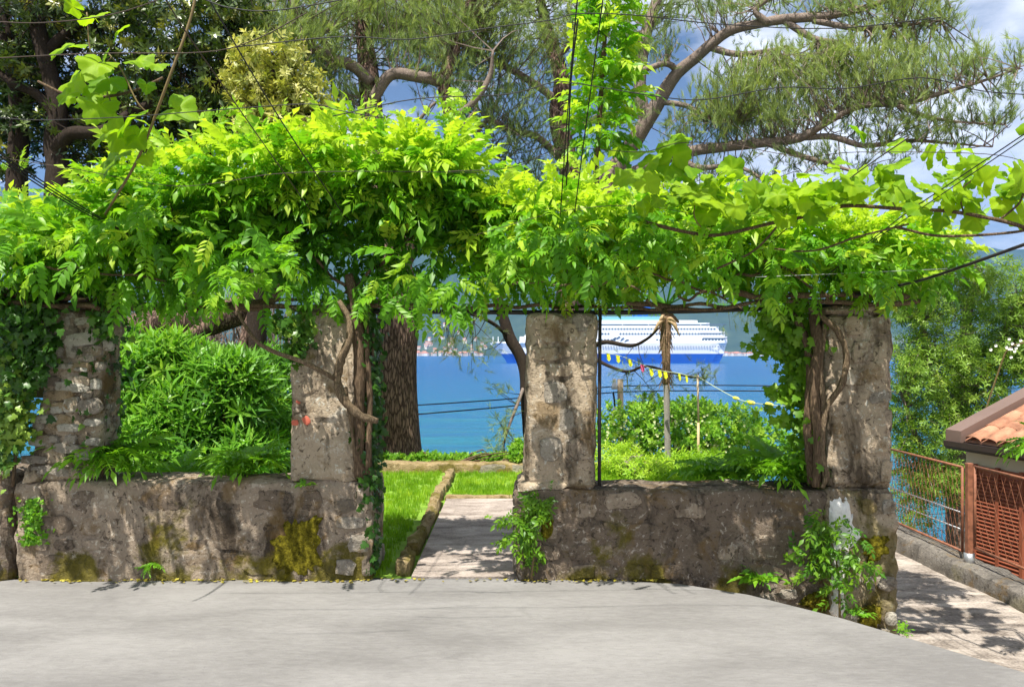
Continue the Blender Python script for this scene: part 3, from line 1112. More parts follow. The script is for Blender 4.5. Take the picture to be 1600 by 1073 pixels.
# pillars: name, label, x range, z range
p1 = thing('stone_pillar', 'leftmost ivy-clad pillar with pale stones showing through plaster', 'pillar', (-3.2, 5.6, .7))
block('shaft', (-3.56, -3.06, FRONT + .01, 5.74, 0.70, 1.97), M['pillar'], p1, step=.03, amp=.026, seed=31, taper=(.19, .06))
block('cap', (-3.40, -2.98, FRONT - .005, 5.76, 1.965, 2.03), M['plaster_dark'], p1, step=.04, amp=.016, seed=32)
sp = []
for (px, py, w, h) in [(88, 515, 20, 14), (128, 530, 42, 22), (85, 545, 16, 14), (147, 548, 22, 18), (160, 505, 14, 18), (150, 520, 16, 14), (170, 540, 12, 18),
                       (140, 560, 14, 10), (90, 572, 46, 8), (128, 577, 16, 7), (112, 605, 40, 16), (112, 632, 18, 26), (140, 635, 28, 24), (90, 640, 14, 12),
                       (75, 655, 26, 12), (108, 668, 30, 12), (60, 690, 22, 14), (105, 700, 34, 16), (55, 718, 34, 12), (130, 712, 20, 14), (66, 734, 26, 14), (102, 736, 40, 16),
                       (158, 572, 12, 14), (130, 502, 20, 12), (105, 492, 18, 10), (150, 600, 14, 16), (145, 660, 20, 12), (145, 690, 16, 12)]:
    c = P(px, py, FRONT)
    sp.append((c[0], c[2], R2(w, FRONT) * 1.25, R2(h, FRONT) * 1.25))
stones(p1, courses(-3.5, -3.1, .73, 1.3, .11, .17, .8, 35), ['pillar', 'ochre', 'stone', 'stone_dark'], 35, .02)
stones(p1, courses(-3.42, -3.04, 1.3, 1.93, .11, .17, .8, 36), ['pillar', 'ochre', 'stone', 'stone_dark'], 36, .02)
stones(p1, [(u_, z_, w_ * 1.15, h_ * .9) for u_, z_, w_, h_ in sp], ['stone_pale', 'stone_pale', 'stone'], 33, .026)
stones(p1, courses(5.42, 5.7, .74, 1.9, .12, .16, .6, 34), ['stone', 'stone_pale'], 34, .025, 'right', -3.03)

p2 = thing('stone_pillar', 'pillar wrapped in a gnarled vine trunk left of the garden opening', 'pillar', (-1.3, 5.6, .72))
block('shaft', (-1.635, -1.06, FRONT + .012, 5.88, 0.715, 1.96), M['pillar'], p2, step=.03, amp=.016, seed=41, taper=(.03, .0))
block('cap', (-1.63, -1.04, FRONT, 5.9, 1.955, 2.01), M['plaster_dark'], p2, step=.04, amp=.012, seed=42)
stones(p2, courses(-1.6, -1.09, .76, 1.93, .16, .26, .4, 43), ['pillar', 'pillar', 'plaster'], 43, .009)
for k, (px, py, w, h) in enumerate([(466, 628, 8, 4), (461, 660, 9, 12), (479, 657, 12, 15)]):
    c = P(px, py, FRONT)
    V, T = stone_mesh(300 + k)
    o = link('paint_mark', mesh_tris('paint_mark', V, T, M['redspray'], None, True), p2)
    o.matrix_basis = Matrix.Translation((c[0], FRONT - .006, c[2])) @ Matrix.Rotation(.5 + k, 4, 'Y') @ Matrix.Diagonal((R2(w, 5.4), .006, R2(h, 5.4), 1))

p3 = thing('stone_pillar', 'plain squared pillar right of the garden opening', 'pillar', (.36, 5.6, .66))
block('shaft', (0.10, 0.615, FRONT + .012, 5.88, 0.66, 1.95), M['pillar'], p3, step=.03, amp=.014, seed=51, taper=(.01, .01))
block('foot', (0.04, 0.64, FRONT - .008, 5.9, 0.652, 0.72), M['pillar'], p3, step=.04, amp=.012, seed=52)
stones(p3, courses(.12, .605, .74, 1.93, .15, .24, .8, 53), ['pillar', 'pillar', 'plaster', 'stone'], 53, .012)
b = Buf()
b.tube([(0.640, FRONT + .05, .68), (0.640, FRONT + .04, 1.3), (0.643, FRONT + .03, 1.98)], .013, 8)
b.build('drain_pipe', M['pipe'], p3, True)

p4 = thing('stone_pillar', 'tall right end pillar with white plaster patch and rubble foot', 'pillar', (2.52, 5.6, -.4))
block('shaft', (2.30, 2.775, FRONT + .005, 5.86, 0.66, 1.93), M['pillar'], p4, step=.03, amp=.016, seed=61)
block('cap', (2.27, 2.76, FRONT - .01, 5.88, 1.93, 2.0), M['pillar'], p4, step=.04, amp=.014, seed=62)
block('foot', (2.27, 2.80, FRONT - .02, 5.88, -0.6, 0.665), M['pillar'], p4, step=.03, amp=.024, seed=63)
stones(p4, courses(2.32, 2.765, .69, 1.92, .16, .24, .8, 64), ['pillar', 'pillar', 'plaster', 'stone'], 64, .012)
stones(p4, courses(2.29, 2.79, .2, .64, .15, .2, .7, 67), ['pillar', 'stone', 'ochre'], 67, .02, 'front', FRONT - .02)
stones(p4, courses(2.29, 2.79, -.42, .25, .12, .15, .75, 65), ['stone', 'stone_pale', 'stone'], 65, .045, 'front', FRONT - .02)
stones(p4, courses(5.4, 5.85, -.4, 1.9, .14, .18, .6, 66), ['stone', 'stone_pale'], 66, .02, 'right', 2.79)


def patch(name, outline, Y, thick, mat, parent=None, rag=.18, sd=3):
    """ragged cushion lying on a wall face"""
    op_ = np.array([P(px, py, Y) for px, py in outline])
    c_ = op_.mean(axis=0)
    k_m, nr = 72, 8
    ang_o = np.linspace(0, len(op_), k_m, endpoint=False)
    ring_ = np.array([op_[int(a_) % len(op_)] * (1 - a_ % 1) + op_[(int(a_) + 1) % len(op_)] * (a_ % 1) for a_ in ang_o])
    ring_ = c_ + (ring_ - c_) * (1 + rag * fbm(ring_ * 22, sd, 4))[:, None]
    V_, T_ = [], []
    for q_ in range(nr + 1):
        f_ = 1 - q_ / nr
        rr = c_ + (ring_ - c_) * f_
        rr[:, 1] = Y - thick * (1 - f_ ** 5) * (.75 + .5 * fbm(rr * 24, sd + 6, 3)) + (.02 if q_ == 0 else 0)
        V_.append(rr)
    for q_ in range(nr):
        for i_ in range(k_m):
            j_ = (i_ + 1) % k_m
            T_.append((q_ * k_m + i_, q_ * k_m + j_, (q_ + 1) * k_m + j_, (q_ + 1) * k_m + i_))
    return link(name, mesh_tris(name, np.vstack(V_), np.array(T_), mat, None, True), parent)


patch('plaster_patch', [(1298, 782), (1312, 773), (1326, 780), (1334, 800), (1332, 815), (1348, 835), (1338, 850), (1326, 858), (1332, 880), (1324, 905), (1312, 925), (1304, 955), (1296, 920), (1300, 880), (1297, 840), (1296, 800)], FRONT - .035, .018, M['white'], p4, .14)
patch('plaster_patch', [(1300, 930), (1318, 925), (1322, 950), (1310, 968), (1298, 955)], FRONT - .045, .014, M['white'], p4, .2, 9)

# low wall at the end of the lawn
lw = thing('garden_wall', 'low moss-covered wall closing the lawn before the sea', 'wall', (-.5, 10.3, 0))
block('wall_body', (-6.0, 2.2, 10.12, 10.45, -0.4, 0.15), M['mossy_kerb'], lw, step=.09, amp=.03, seed=71)
stones(lw, courses(-2.1, 0.4, 0.0, .13, .12, .3, .4, 72), ['stone', 'mossy_kerb'], 72, .025, 'front', 10.12)

# kerb along garden path, as separate stones
kb = thing('path_kerb', 'narrow mossy stone kerb along the garden path', 'kerb', (-.83, 7.6, 0))
yy = 5.5
k = 0
while yy < 10.05:
    ln = rng.uniform(.42, .7)
    y1 = min(yy + ln, 10.08)
    block('kerb_stone', (-0.885 + rng.normal(0, .006), -0.775, yy, y1 - .012, -0.15, 0.095 + rng.normal(0, .008)), M['mossy_kerb'], kb, step=.05, amp=.012, seed=80 + k, rnd=.025)
    yy = y1
    k += 1
    if y1 >= 10.07:
        break
ke = thing('step_edge', 'dark mossy stone edge where the garden path ends in grass', 'kerb', (-.35, 8.43, 0))
block('edge_stone', (-0.76, 0.12, 8.365, 8.47, -0.1, 0.05), M['mossy_kerb'], ke, step=.05, amp=.012, seed=99, rnd=.02)

# kerb wall of the side path
ks = thing('side_kerb', 'dark concrete kerb under the rusty mesh fence', 'kerb', (4.3, 7, -.45))
block('kerb_body', (4.08, 4.42, 3.0, 9.4, -0.8, -0.27), M['kerb'], ks, step=.07, amp=.018, seed=101)

# ================================================================ FENCE, GATE, HOUSE
def fence_panel(root, y0, y1, x, z0, z1, pitch, slant):
    """steel frame filled with woven wire"""
    b = Buf()
    b.tube([(x, y0, z0), (x, y0, z1)], .013, 6)
    b.build('frame_upright', M['rust'], root, True)
    b = Buf()
    b.tube([(x, y1, z0), (x, y1, z1)], .013, 6)
    b.build('frame_upright', M['rust'], root, True)
    for z in (z0, z1):
        b = Buf()
        b.tube([(x, y0, z), (x, y1, z)], .013, 6)
        b.build('rail', M['rust'], root, True)
    b = Buf()
    H, Lh = z1 - z0, y1 - y0
    c = -H * slant
    while c < Lh:
        for sgn in (1, -1):
            a0, a1 = (c, c + H * slant) if sgn > 0 else (c + H * slant, c)
            t0, t1 = 0.0, 1.0
            if a0 != a1:
                ts = sorted([(0 - a0) / (a1 - a0), (Lh - a0) / (a1 - a0)])
                t0, t1 = max(t0, ts[0]), min(t1, ts[1])
            if t1 - t0 > 0.02:
                q0, q1 = a0 + (a1 - a0) * t0, a0 + (a1 - a0) * t1
                dx = .003 * sgn
                b.tube([(x + dx, y0 + q0, z0 + H * t0), (x + dx, y0 + q1, z0 + H * t1)], .0019, 4, cap=False)
        c += pitch
    stuff(b.build('wire_mesh', M['rust'], root))


fx = 4.22
fr = thing('mesh_fence', 'rusty framed wire mesh fence panel beside the right pillar', 'fence', (fx, 7.5, -.3))
fence_panel(fr, 6.93, 8.4, fx, -.20, .585, .07, .32)
for z in (-0.02, .14):
    b = Buf()
    b.tube([(fx + .05, 6.93, z), (fx + .05, 8.4, z)], .008, 6)
    b.build('cross_bar', M['galv'], fr, True)
fp = thing('fence_post', 'rust red steel post between the two mesh panels', 'post', (fx, 6.83, -.3))
b = Buf()
b.box(fx - .026, fx + .026, 6.80, 6.852, -.2, .64)
b.build('post', M['rust'], fp, False, .006)
b = Buf()
b.tube([(fx, 6.825, -.3), (fx, 6.825, -.19)], .045, 10)
b.build('foot_sleeve', M['galv'], fp, True)
fg = thing('mesh_fence', 'rusty diamond mesh fence panel in front of the louvred door', 'fence', (fx, 6.2, -.3))
fence_panel(fg, 5.4, 6.74, fx, -.12, .62, .10, .40)

hs = thing('garden_house', 'small beige house with red louvred door and terracotta tile roof', 'building', (5.17, 8.42, -1.7))
b = Buf()
b.box(5.17, 8.6, 3.5, 8.42, -1.7, .66)
b.build('wall', M['beige'], hs)
dr = Buf().box(5.145, 5.18, 7.64, 8.26, -1.7, .46).build('door', M['redpaint'], hs)
b = Buf()
for y0, y1 in ((7.67, 7.93), (7.97, 8.23)):
    z = -1.55
    while z < .40:
        V = [(5.147, y0, z), (5.147, y1, z), (5.122, y1, z - .022), (5.122, y0, z - .022), (5.147, y0, z + .008), (5.147, y1, z + .008), (5.122, y1, z - .014), (5.122, y0, z - .014)]
        b.add(V, [(0, 1, 2, 3), (7, 6, 5, 4), (3, 2, 6, 7), (0, 3, 7, 4), (1, 5, 6, 2)])
        z += .042
stuff(b.build('slats', M['redpaint'], dr))
b = Buf()
for y in (7.65, 7.95, 8.25):
    b.box(5.115, 5.15, y - .02, y + .02, -1.7, .48)
b.build('door_frame', M['redpaint'], dr)
# roof: slope rising to +X from the eave at x = 5.08
ex, ez, slope = 5.06, .74, math.tan(math.radians(24))
rf = Buf()
rf.add([(ex, 3.2, ez), (ex, 8.45, ez), (8.6, 8.45, ez + 3.54 * slope), (8.6, 3.2, ez + 3.54 * slope), (ex, 3.2, ez - .1), (ex, 8.45, ez - .1), (8.6, 8.45, ez + 3.54 * slope - .1), (8.6, 3.2, ez + 3.54 * slope - .1)],
       [(0, 3, 2, 1), (4, 5, 6, 7), (0, 1, 5, 4), (1, 2, 6, 5), (2, 3, 7, 6), (3, 0, 4, 7)])
roof = rf.build('roof', M['tile'], hs)
# barrel tiles, one mesh shared
tn = 7
V, T = [], []
tl, tw = .36, .105
for e, (lift, wd) in enumerate(((.0, 1.0), (.012, .86))):
    for j in range(tn):
        a = math.pi * j / (tn - 1)
        for th in (0, -.014):
            V.append(((0 if e == 0 else tl), -math.cos(a) * tw * wd, math.sin(a) * (.055 + th) * wd + lift))
for j in range(tn - 1):
    a0, a1 = 2 * j, 2 * j + 2
    c0, c1 = 2 * tn + 2 * j, 2 * tn + 2 * j + 2
    T += [(a0, a1, c1, c0), (a0, a0 + 1, a1 + 1, a1)]
tm = mesh_tris('roof_tile', np.array(V), np.array(T), M['tile'], None, True)
ca, sa = math.cos(math.atan(slope)), math.sin(math.atan(slope))
for r_ in range(5):
    for c_ in range(14):
        y = 8.19 - c_ * .215
        d0 = r_ * .30
        o = bpy.data.objects.new('roof_tile', tm)
        COL.objects.link(o)
        o.parent = roof
        o.matrix_basis = Matrix.Translation((ex + d0 * ca - .02 + rng.normal(0, .006), y, ez + d0 * sa + .012)) @ Matrix.Rotation(-math.atan(slope) + rng.normal(0, .012), 4, 'Y') @ Matrix.Rotation(rng.normal(0, .02), 4, 'Z')
        o.matrix_parent_inverse = Matrix.Identity(4)
fa = Buf()
fa.add([(ex - .06, 8.31, ez - .04), (ex - .06, 8.53, ez - .04), (8.6, 8.53, ez + 3.6 * slope - .04), (8.6, 8.31, ez + 3.6 * slope - .04),
        (ex - .06, 8.31, ez + .10), (ex - .06, 8.53, ez + .10), (8.6, 8.53, ez + 3.6 * slope + .10), (8.6, 8.31, ez + 3.6 * slope + .10)],
       [(0, 3, 2, 1), (4, 5, 6, 7), (0, 1, 5, 4), (1, 2, 6, 5), (2, 3, 7, 6), (3, 0, 4, 7)])
fa.build('verge_board', M['fascia'], hs)
b = Buf()
gp_ = [(-.07, .02), (-.065, -.04), (-.03, -.075), (.03, -.075), (.06, -.03), (.06, .02), (.045, .02), (.045, -.025), (.02, -.06), (-.025, -.06), (-.05, -.03), (-.055, .02)]
b.prism([(ex - .05 + u, ez - .04 + w) for u, w in gp_], 1, 3.2, 8.5)
b.build('gutter', M['gutter'], hs)
hs.rotation_euler = (0, 0, math.radians(11))
hs.location.z -= .06

# ================================================================ SHIP, TOWN
ship = thing('cruise_ship', 'white cruise ship with blue hull sailing across the bay', 'ship', (140, 820, -9))
SY, k_ = 820.0, 820.0 / F


def sxp(px):
    return (px - CX) * k_


def szp(py):
    return EYE - (py - HY) * k_


def mk(name, col, rough=.5):
    return plain_mat(name, col, rough, 0, .05, .05)


M['hull'] = mk('hull_blue', (0.012, 0.11, 0.50), .4)
M['shipw'] = mk('ship_white', (0.88, 0.89, 0.90), .5)
M['shipglass'] = mk('ship_glass', (0.09, 0.14, 0.20), .2)
M['shipcyan'] = mk('ship_cyan_glass', (0.20, 0.48, 0.60), .2)
M['shippink'] = mk('ship_pink_stripe', (0.62, 0.35, 0.36), .5)


def hull_section(x, side):
    """half breadth along the ship (bow at left)"""
    a = (x - sxp(765)) / (sxp(1131) - sxp(765))
    bow = np.clip(a / .22, 0, 1) ** .6
    st = 1 - .35 * np.clip((a - .93) / .07, 0, 1) ** 2
    return 16 * bow * st


zl = [szp(567), szp(561), szp(557), szp(552.5), szp(536)]
xsn = np.linspace(0, 1, 29)


def hull_strip(i0, i1, name, mat):
    V, Fc = [], []
    for xi in xsn:
        for zi in range(i0, i1 + 1):
            hz = (zl[zi] - zl[0]) / (zl[-1] - zl[0])
            xb = sxp(792 - 27 * hz ** 1.3)          # raked stem
            xe = sxp(1119 + 12 * min(1, hz * 1.3))  # overhanging stern
            x = xb + (xe - xb) * xi
            w = max(.3, hull_section(x, 1) * (.78 + .22 * hz) * (0.05 + 0.95 * min(1, xi * 14)))
            V.append((x, SY - w, zl[zi]))
            V.append((x, SY + w, zl[zi]))
    m_ = (i1 - i0 + 1) * 2
    for i in range(len(xsn) - 1):
        for j in range(i1 - i0):
            a, c = i * m_ + j * 2, (i + 1) * m_ + j * 2
            Fc.append((a, c, c + 2, a + 2))
            Fc.append((a + 1, a + 3, c + 3, c + 1))
        t = (i1 - i0) * 2
        Fc.append((i * m_ + t, (i + 1) * m_ + t, (i + 1) * m_ + t + 1, i * m_ + t + 1))
    for i in (0, len(xsn) - 1):
        for j in range(i1 - i0):
            Fc.append((i * m_ + j * 2, i * m_ + j * 2 + 2, i * m_ + j * 2 + 3, i * m_ + j * 2 + 1))
    return Buf().add(V, Fc).build(name, mat, ship)


hull_strip(0, 3, 'hull', M['hull'])
hull_strip(3, 4, 'upper_hull', M['shipw'])


def deck(x0, x1, y0, y1, inset, mat, name, nose=6):
    """one deck storey with rounded fore end; px bounds"""
    n_ = 8
    xa, xb, z0, z1 = sxp(x0), sxp(x1), szp(y1), szp(y0)
    h = 15.5 - inset
    pl = [(xb, -h * .82), (xb - 4, -h)]
    for i in range(n_ + 1):
        a = math.pi / 2 + math.pi * i / n_
        pl.append((xa + nose + math.cos(a) * nose, -math.sin(a) * h))
    pl += [(xb - 4, h), (xb, h * .82)]
    pl = [(x, SY + y) for x, y in pl]
    return Buf().prism(pl, 2, z0, z1).build(name, mat, ship)


deck(812, 1131, 526, 536.1, .4, M['shipw'], 'deck')
deck(822, 1127, 518, 526.1, .5, M['shipw'], 'deck')
deck(830, 1118, 511, 518.1, .7, M['shipw'], 'deck')
deck(838, 1104, 505, 511.1, 1.0, M['shipw'], 'deck')
deck(850, 1086, 501, 505.1, 3.2, M['shipw'], 'deck')
deck(930, 1040, 495, 501.1, 5, M['shipcyan'], 'pool_deck_glass')
deck(860, 925, 492, 501.1, 5, M['shipw'], 'bridge_deck')


def win_row(x0, x1, y, h, pitch, fillr, inset, name='windows', mat='shipglass', skip=()):
    b = Buf()
    x = x0
    zc = szp(y)
    hh = h * k_ / 2
    ys_ = SY - (15.5 - inset) - .25
    while x < x1:
        if not any(a <= x <= c for a, c in skip):
            b.box(sxp(x), sxp(x + pitch * fillr), ys_, ys_ + .5, zc - hh, zc + hh)
        x += pitch
    stuff(b.build(name, M[mat], ship))


win_row(850, 1127, 541.5, 1.2, 4.2, .5, -.6)
win_row(826, 1122, 531, 2.0, 5.0, .6, .4, 'balconies', 'shipglass', ((960, 1020), (1045, 1088)))
win_row(836, 1120, 522, 2.6, 4.6, .66, .5, 'balconies', 'shipglass', ((950, 962),))
win_row(842, 1112, 514.5, 2.4, 4.6, .66, .7, 'balconies')
win_row(850, 1098, 508, 1.8, 40, .97, 1.0, 'glazed_gallery')
win_row(862, 1080, 503, 1.2, 3.4, .6, 3.2, 'windows')
win_row(1092, 1130, 529, 1.6, 40, .95, .25, 'stern_gap_shade')  # solid dark bars painting the shade inside the open stern terraces
win_row(1088, 1124, 521.5, 1.6, 40, .95, .65, 'stern_gap_shade')
b = Buf()
b.prism([(sxp(985), szp(501)), (sxp(1010), szp(501)), (sxp(1016), szp(478)), (sxp(996), szp(478))], 1, SY - 5, SY + 5)
b.build('funnel', M['hull'], ship)
b = Buf()
for x in (770, 778, 790, 800):
    b.box(sxp(x), sxp(x) + .6, SY - .3, SY + .3, szp(536), szp(526))
b.box(sxp(769), sxp(815), SY - 6, SY + 6, szp(536), szp(534.2))
b.build('bow_deck', M['shipw'], ship)
b = Buf()
b.prism([(sxp(812), szp(536)), (sxp(830), szp(536)), (sxp(830), szp(505)), (sxp(824), szp(518))], 1, SY - 14, SY + 14)
b.build('bridge_front', M['shipw'], ship)
# painted flourish and script on the side
b = Buf()
ysd = SY - 15.5
for (a0, b0, a1, b1) in [(953, 533, 960, 527.5), (960, 530, 966, 526.5), (966, 533, 972, 528), (972, 534.5, 979, 531)]:
    b.tube([(sxp(a0), ysd, szp(b0)), (sxp((a0 + a1) / 2), ysd, szp((b0 + b1) / 2 - 1)), (sxp(a1), ysd, szp(b1))], [.3, .8, .3], 4, 3)
b.build('painted_birds', M['shipglass'], ship)
b = Buf()
pts = [(sxp(992 + i * .8), ysd + .1, szp(539.5 - 1.6 * abs(math.sin(i * 1.1)) - .05 * i)) for i in range(22)]
b.tube(pts, .28, 4)
b.build('painted_script', M['shipglass'], ship)

# town on the far shore
hv, hf = [], []
hb = Buf()
hb.box(-.5, .5, -.5, .5, -.6, 1)
walls_me = []
for i, c in enumerate([(0.70, 0.66, 0.58), (0.62, 0.52, 0.42), (0.75, 0.73, 0.70)]):
    me = bpy.data.meshes.new('walls')
    me.from_pydata(hb.v, [], hb.f)
    me.materials.append(plain_mat('house_wall', c, .9, 0, .08, .05))
    walls_me.append(me)
rb = Buf().add([(-.56, -.56, 1), (.56, -.56, 1), (.56, .56, 1), (-.56, .56, 1), (-.56, 0, 1.45), (.56, 0, 1.45)], [(0, 1, 5, 4), (2, 3, 4, 5), (1, 2, 5), (3, 0, 4), (0, 3, 2, 1)])
roof_me = bpy.data.meshes.new('roof')
roof_me.from_pydata(rb.v, [], rb.f)
roof_me.materials.append(plain_mat('far_tile_roof', (0.42, 0.19, 0.12), .9, 0, .15, .05))


def mount_z(x, y):
    i = np.clip(np.searchsorted(mxx, x) - 1, 0, len(mxx) - 2)
    j = np.clip(np.searchsorted(myy, y) - 1, 0, len(myy) - 2)
    u, v = (x - mxx[i]) / (mxx[1] - mxx[0]), (y - myy[j]) / (myy[1] - myy[0])
    return (MZ[i, j] * (1 - u) * (1 - v) + MZ[i + 1, j] * u * (1 - v) + MZ[i, j + 1] * (1 - u) * v + MZ[i + 1, j + 1] * u * v)


kx = 0
for i in range(130):
    if i < 80:
        px = 640 + rng.random() * 120
    else:
        px = 1130 + rng.random() * 100
    yy = 3090 + (rng.random() ** 1.7) * (380 if i < 80 else 120)
    x = (px - CX) / F * yy
    z = mount_z(x, yy)
    if z < -9:
        z = -8
    w, d_, h = rng.uniform(9, 20), rng.uniform(9, 14), rng.uniform(7, 13)
    hz = thing('town_house', 'pale house with tiled roof in the town on the far shore', 'house', (x, yy, z), 'houses of the far shore town')
    hz.rotation_euler = (0, 0, rng.uniform(-.6, .6))
    hz.scale = (w, d_, h)
    for nm, me in (('walls', walls_me[int(rng.integers(3))]), ('roof', roof_me)):
        o = bpy.data.objects.new(nm, me)
        COL.objects.link(o)
        o.parent = hz

# ================================================================ TREES
def limbs(root, specs, mat, part, seg=10, sm=4, wob=.10):
    """each spec: list of (px, py, Y, radius) -> one part per limb"""
    out_ = []
    for k, s_ in enumerate(specs):
        pts = np.array([P(a, b_, c) for a, b_, c, _ in s_])
        rad = np.array([r for *_, r in s_])
        V, Fc = tube(pts, rad, seg, sm, wob, 7 + k)
        Buf().add(V, Fc).build(part[k] if isinstance(part, list) else part, mat[k] if isinstance(mat, list) else mat, root, True)
        out_.append(catmull(np.hstack([pts, rad[:, None]]), 5))
    return np.vstack(out_)


def clumps(root, skel, lobes, mat, tps, size, twig_mat, per, upd=0.7, jitter=.35, twig_r=.012, tint_mu=.5, nm='crown', depth_k=1.0):
    """foliage on branchlets that grow from the nearest limb out into each lobe"""
    PP, DD, SS, TT = [], [], [], []
    tw = Buf()
    for (px, py, Y, rx_, ry_, rd, dens, *tm_) in lobes:
        c = P(px, py, Y)
        r = np.array([R2(rx_, Y), rd, R2(ry_, Y)])
        j = np.argmin(np.linalg.norm(skel[:, :3] - c, axis=1))
        base = skel[j, :3]
        nb = max(5, int(per * dens * (rx_ * ry_) / 5000))
        mu = tm_[0] if tm_ else tint_mu
        for _ in range(nb):
            v = unit(rng.normal(size=3)) * rng.random() ** .38
            e = c + v * r
            j = np.argmin(np.linalg.norm(skel[:, :3] - (e * .8 + c * .2 + rng.normal(0, .25, 3)), axis=1))
            base = skel[j, :3]
            dl = np.linalg.norm(base - e)
            base = e + (base - e) * min(1.0, 1.7 / max(dl, 1e-6))
            mid = (base + e) / 2 + np.array([0, 0, -.12 * np.linalg.norm(e - base)]) * rng.normal(.2, .8)
            mid = mid + rng.normal(0, .06, 3)
            ts = np.linspace(0, 1, 7)[:, None]
            path = base * (1 - ts) ** 2 + 2 * mid * ts * (1 - ts) + e * ts ** 2
            tw.tube(path[::2], [twig_r, twig_r * .8, twig_r * .55, twig_r * .3], 3, cap=False)
            d0 = unit(path[-1] - path[-3])
            kk = int(rng.integers(4, 8))
            for q in range(kk):
                tt = 1 - .55 * (q / kk) ** 1.2 * rng.uniform(.7, 1.2)
                p = base * (1 - tt) ** 2 + 2 * mid * tt * (1 - tt) + e * tt ** 2 + rng.normal(0, size * jitter, 3)
                dd = unit(d0 * .5 + np.array([0, 0, upd]) + rng.normal(0, .45, 3))
                PP.append(p)
                DD.append(dd)
                SS.append(size * rng.uniform(.7, 1.25))
                TT.append(np.clip(mu + rng.normal(0, .2), 0, 1))
    PP, DD = np.array(PP), np.array(DD)
    foliage(nm, mat, tps, PP, DD, unit(rng.normal(size=DD.shape) + np.array([0, -.3, .6])), np.array(SS), np.array(TT), root)
    if tw.n:
        stuff(tw.build('twigs', twig_mat, root))
    return PP


pa = thing('pine_tree', 'big pine with thick reddish brown trunk between second pillar and sea', 'tree', (-1.7, 11, -.3))
sk = limbs(pa, [
    [(624, 800, 11, .37), (624, 715, 11, .33), (618, 600, 11, .315), (623, 490, 11, .31), (612, 400, 11, .27), (592, 300, 11.1, .21), (582, 200, 11.2, .18), (576, 120, 11.4, .16), (568, 50, 11.6, .12), (556, -20, 11.8, .09), (540, -120, 12, .05)],
    [(618, 430, 11, .16), (680, 300, 11.2, .12), (706, 200, 11.3, .11), (694, 130, 11.3, .10), (716, 60, 11.6, .08), (742, -20, 12, .06), (760, -90, 12.2, .03)],
    [(580, 160, 11.2, .09), (610, 118, 11.1, .085), (650, 120, 11.1, .085), (695, 128, 11.3, .09)],
    [(580, 130, 11.2, .09), (552, 104, 11.1, .085), (520, 92, 10.9, .075), (480, 66, 10.7, .06), (462, 20, 10.5, .05), (448, -40, 10.4, .03)],
    [(570, 60, 11.5, .08), (620, 40, 11.8, .06), (660, -10, 12, .04)],
    [(520, 92, 10.9, .05), (500, 60, 10.8, .04), (470, 50, 10.7, .03), (410, 40, 10.5, .015)],
    [(700, 190, 11.3, .06), (740, 160, 11.2, .05), (765, 120, 11.2, .04), (770, 80, 11.1, .02)],
    [(585, 230, 11.2, .04), (640, 200, 11.2, .03), (680, 160, 11.2, .02)],
    [(585, 250, 11.2, .04), (650, 250, 11.3, .03), (700, 220, 11.4, .02), (745, 170, 11.5, .015)],
], [M['bark_pine'], M['bark_pine']] + [M['bark_branch']] * 7, ['trunk'] + ['branch'] * 8, 14, 5, .08)
clumps(pa, sk, [
    (420, 55, 10.9, 95, 55, .9, 1.1), (530, 30, 11.2, 100, 50, 1.0, 1.1), (480, 95, 10.6, 65, 45, .8, 1.0), (640, 30, 11.6, 100, 55, 1.0, 1.2), (700, 65, 11.6, 80, 55, .9, 1.0),
    (600, 85, 11.4, 55, 30, .7, .7), (560, 150, 11.3, 60, 30, .6, .5), (500, 140, 10.8, 40, 30, .6, .6), (680, 110, 11.3, 60, 40, .7, .8), (760, 20, 12, 80, 50, .9, 1.0), (590, -30, 12, 240, 50, 1.2, .9),
    (370, 30, 10.6, 60, 50, .7, .8), (625, 215, 11.5, 50, 30, .5, .35, .15), (520, 170, 11.2, 40, 40, .6, .6)], M['needle'], TP['tuft'], .25, M['bark_branch'], 112, 1.0)

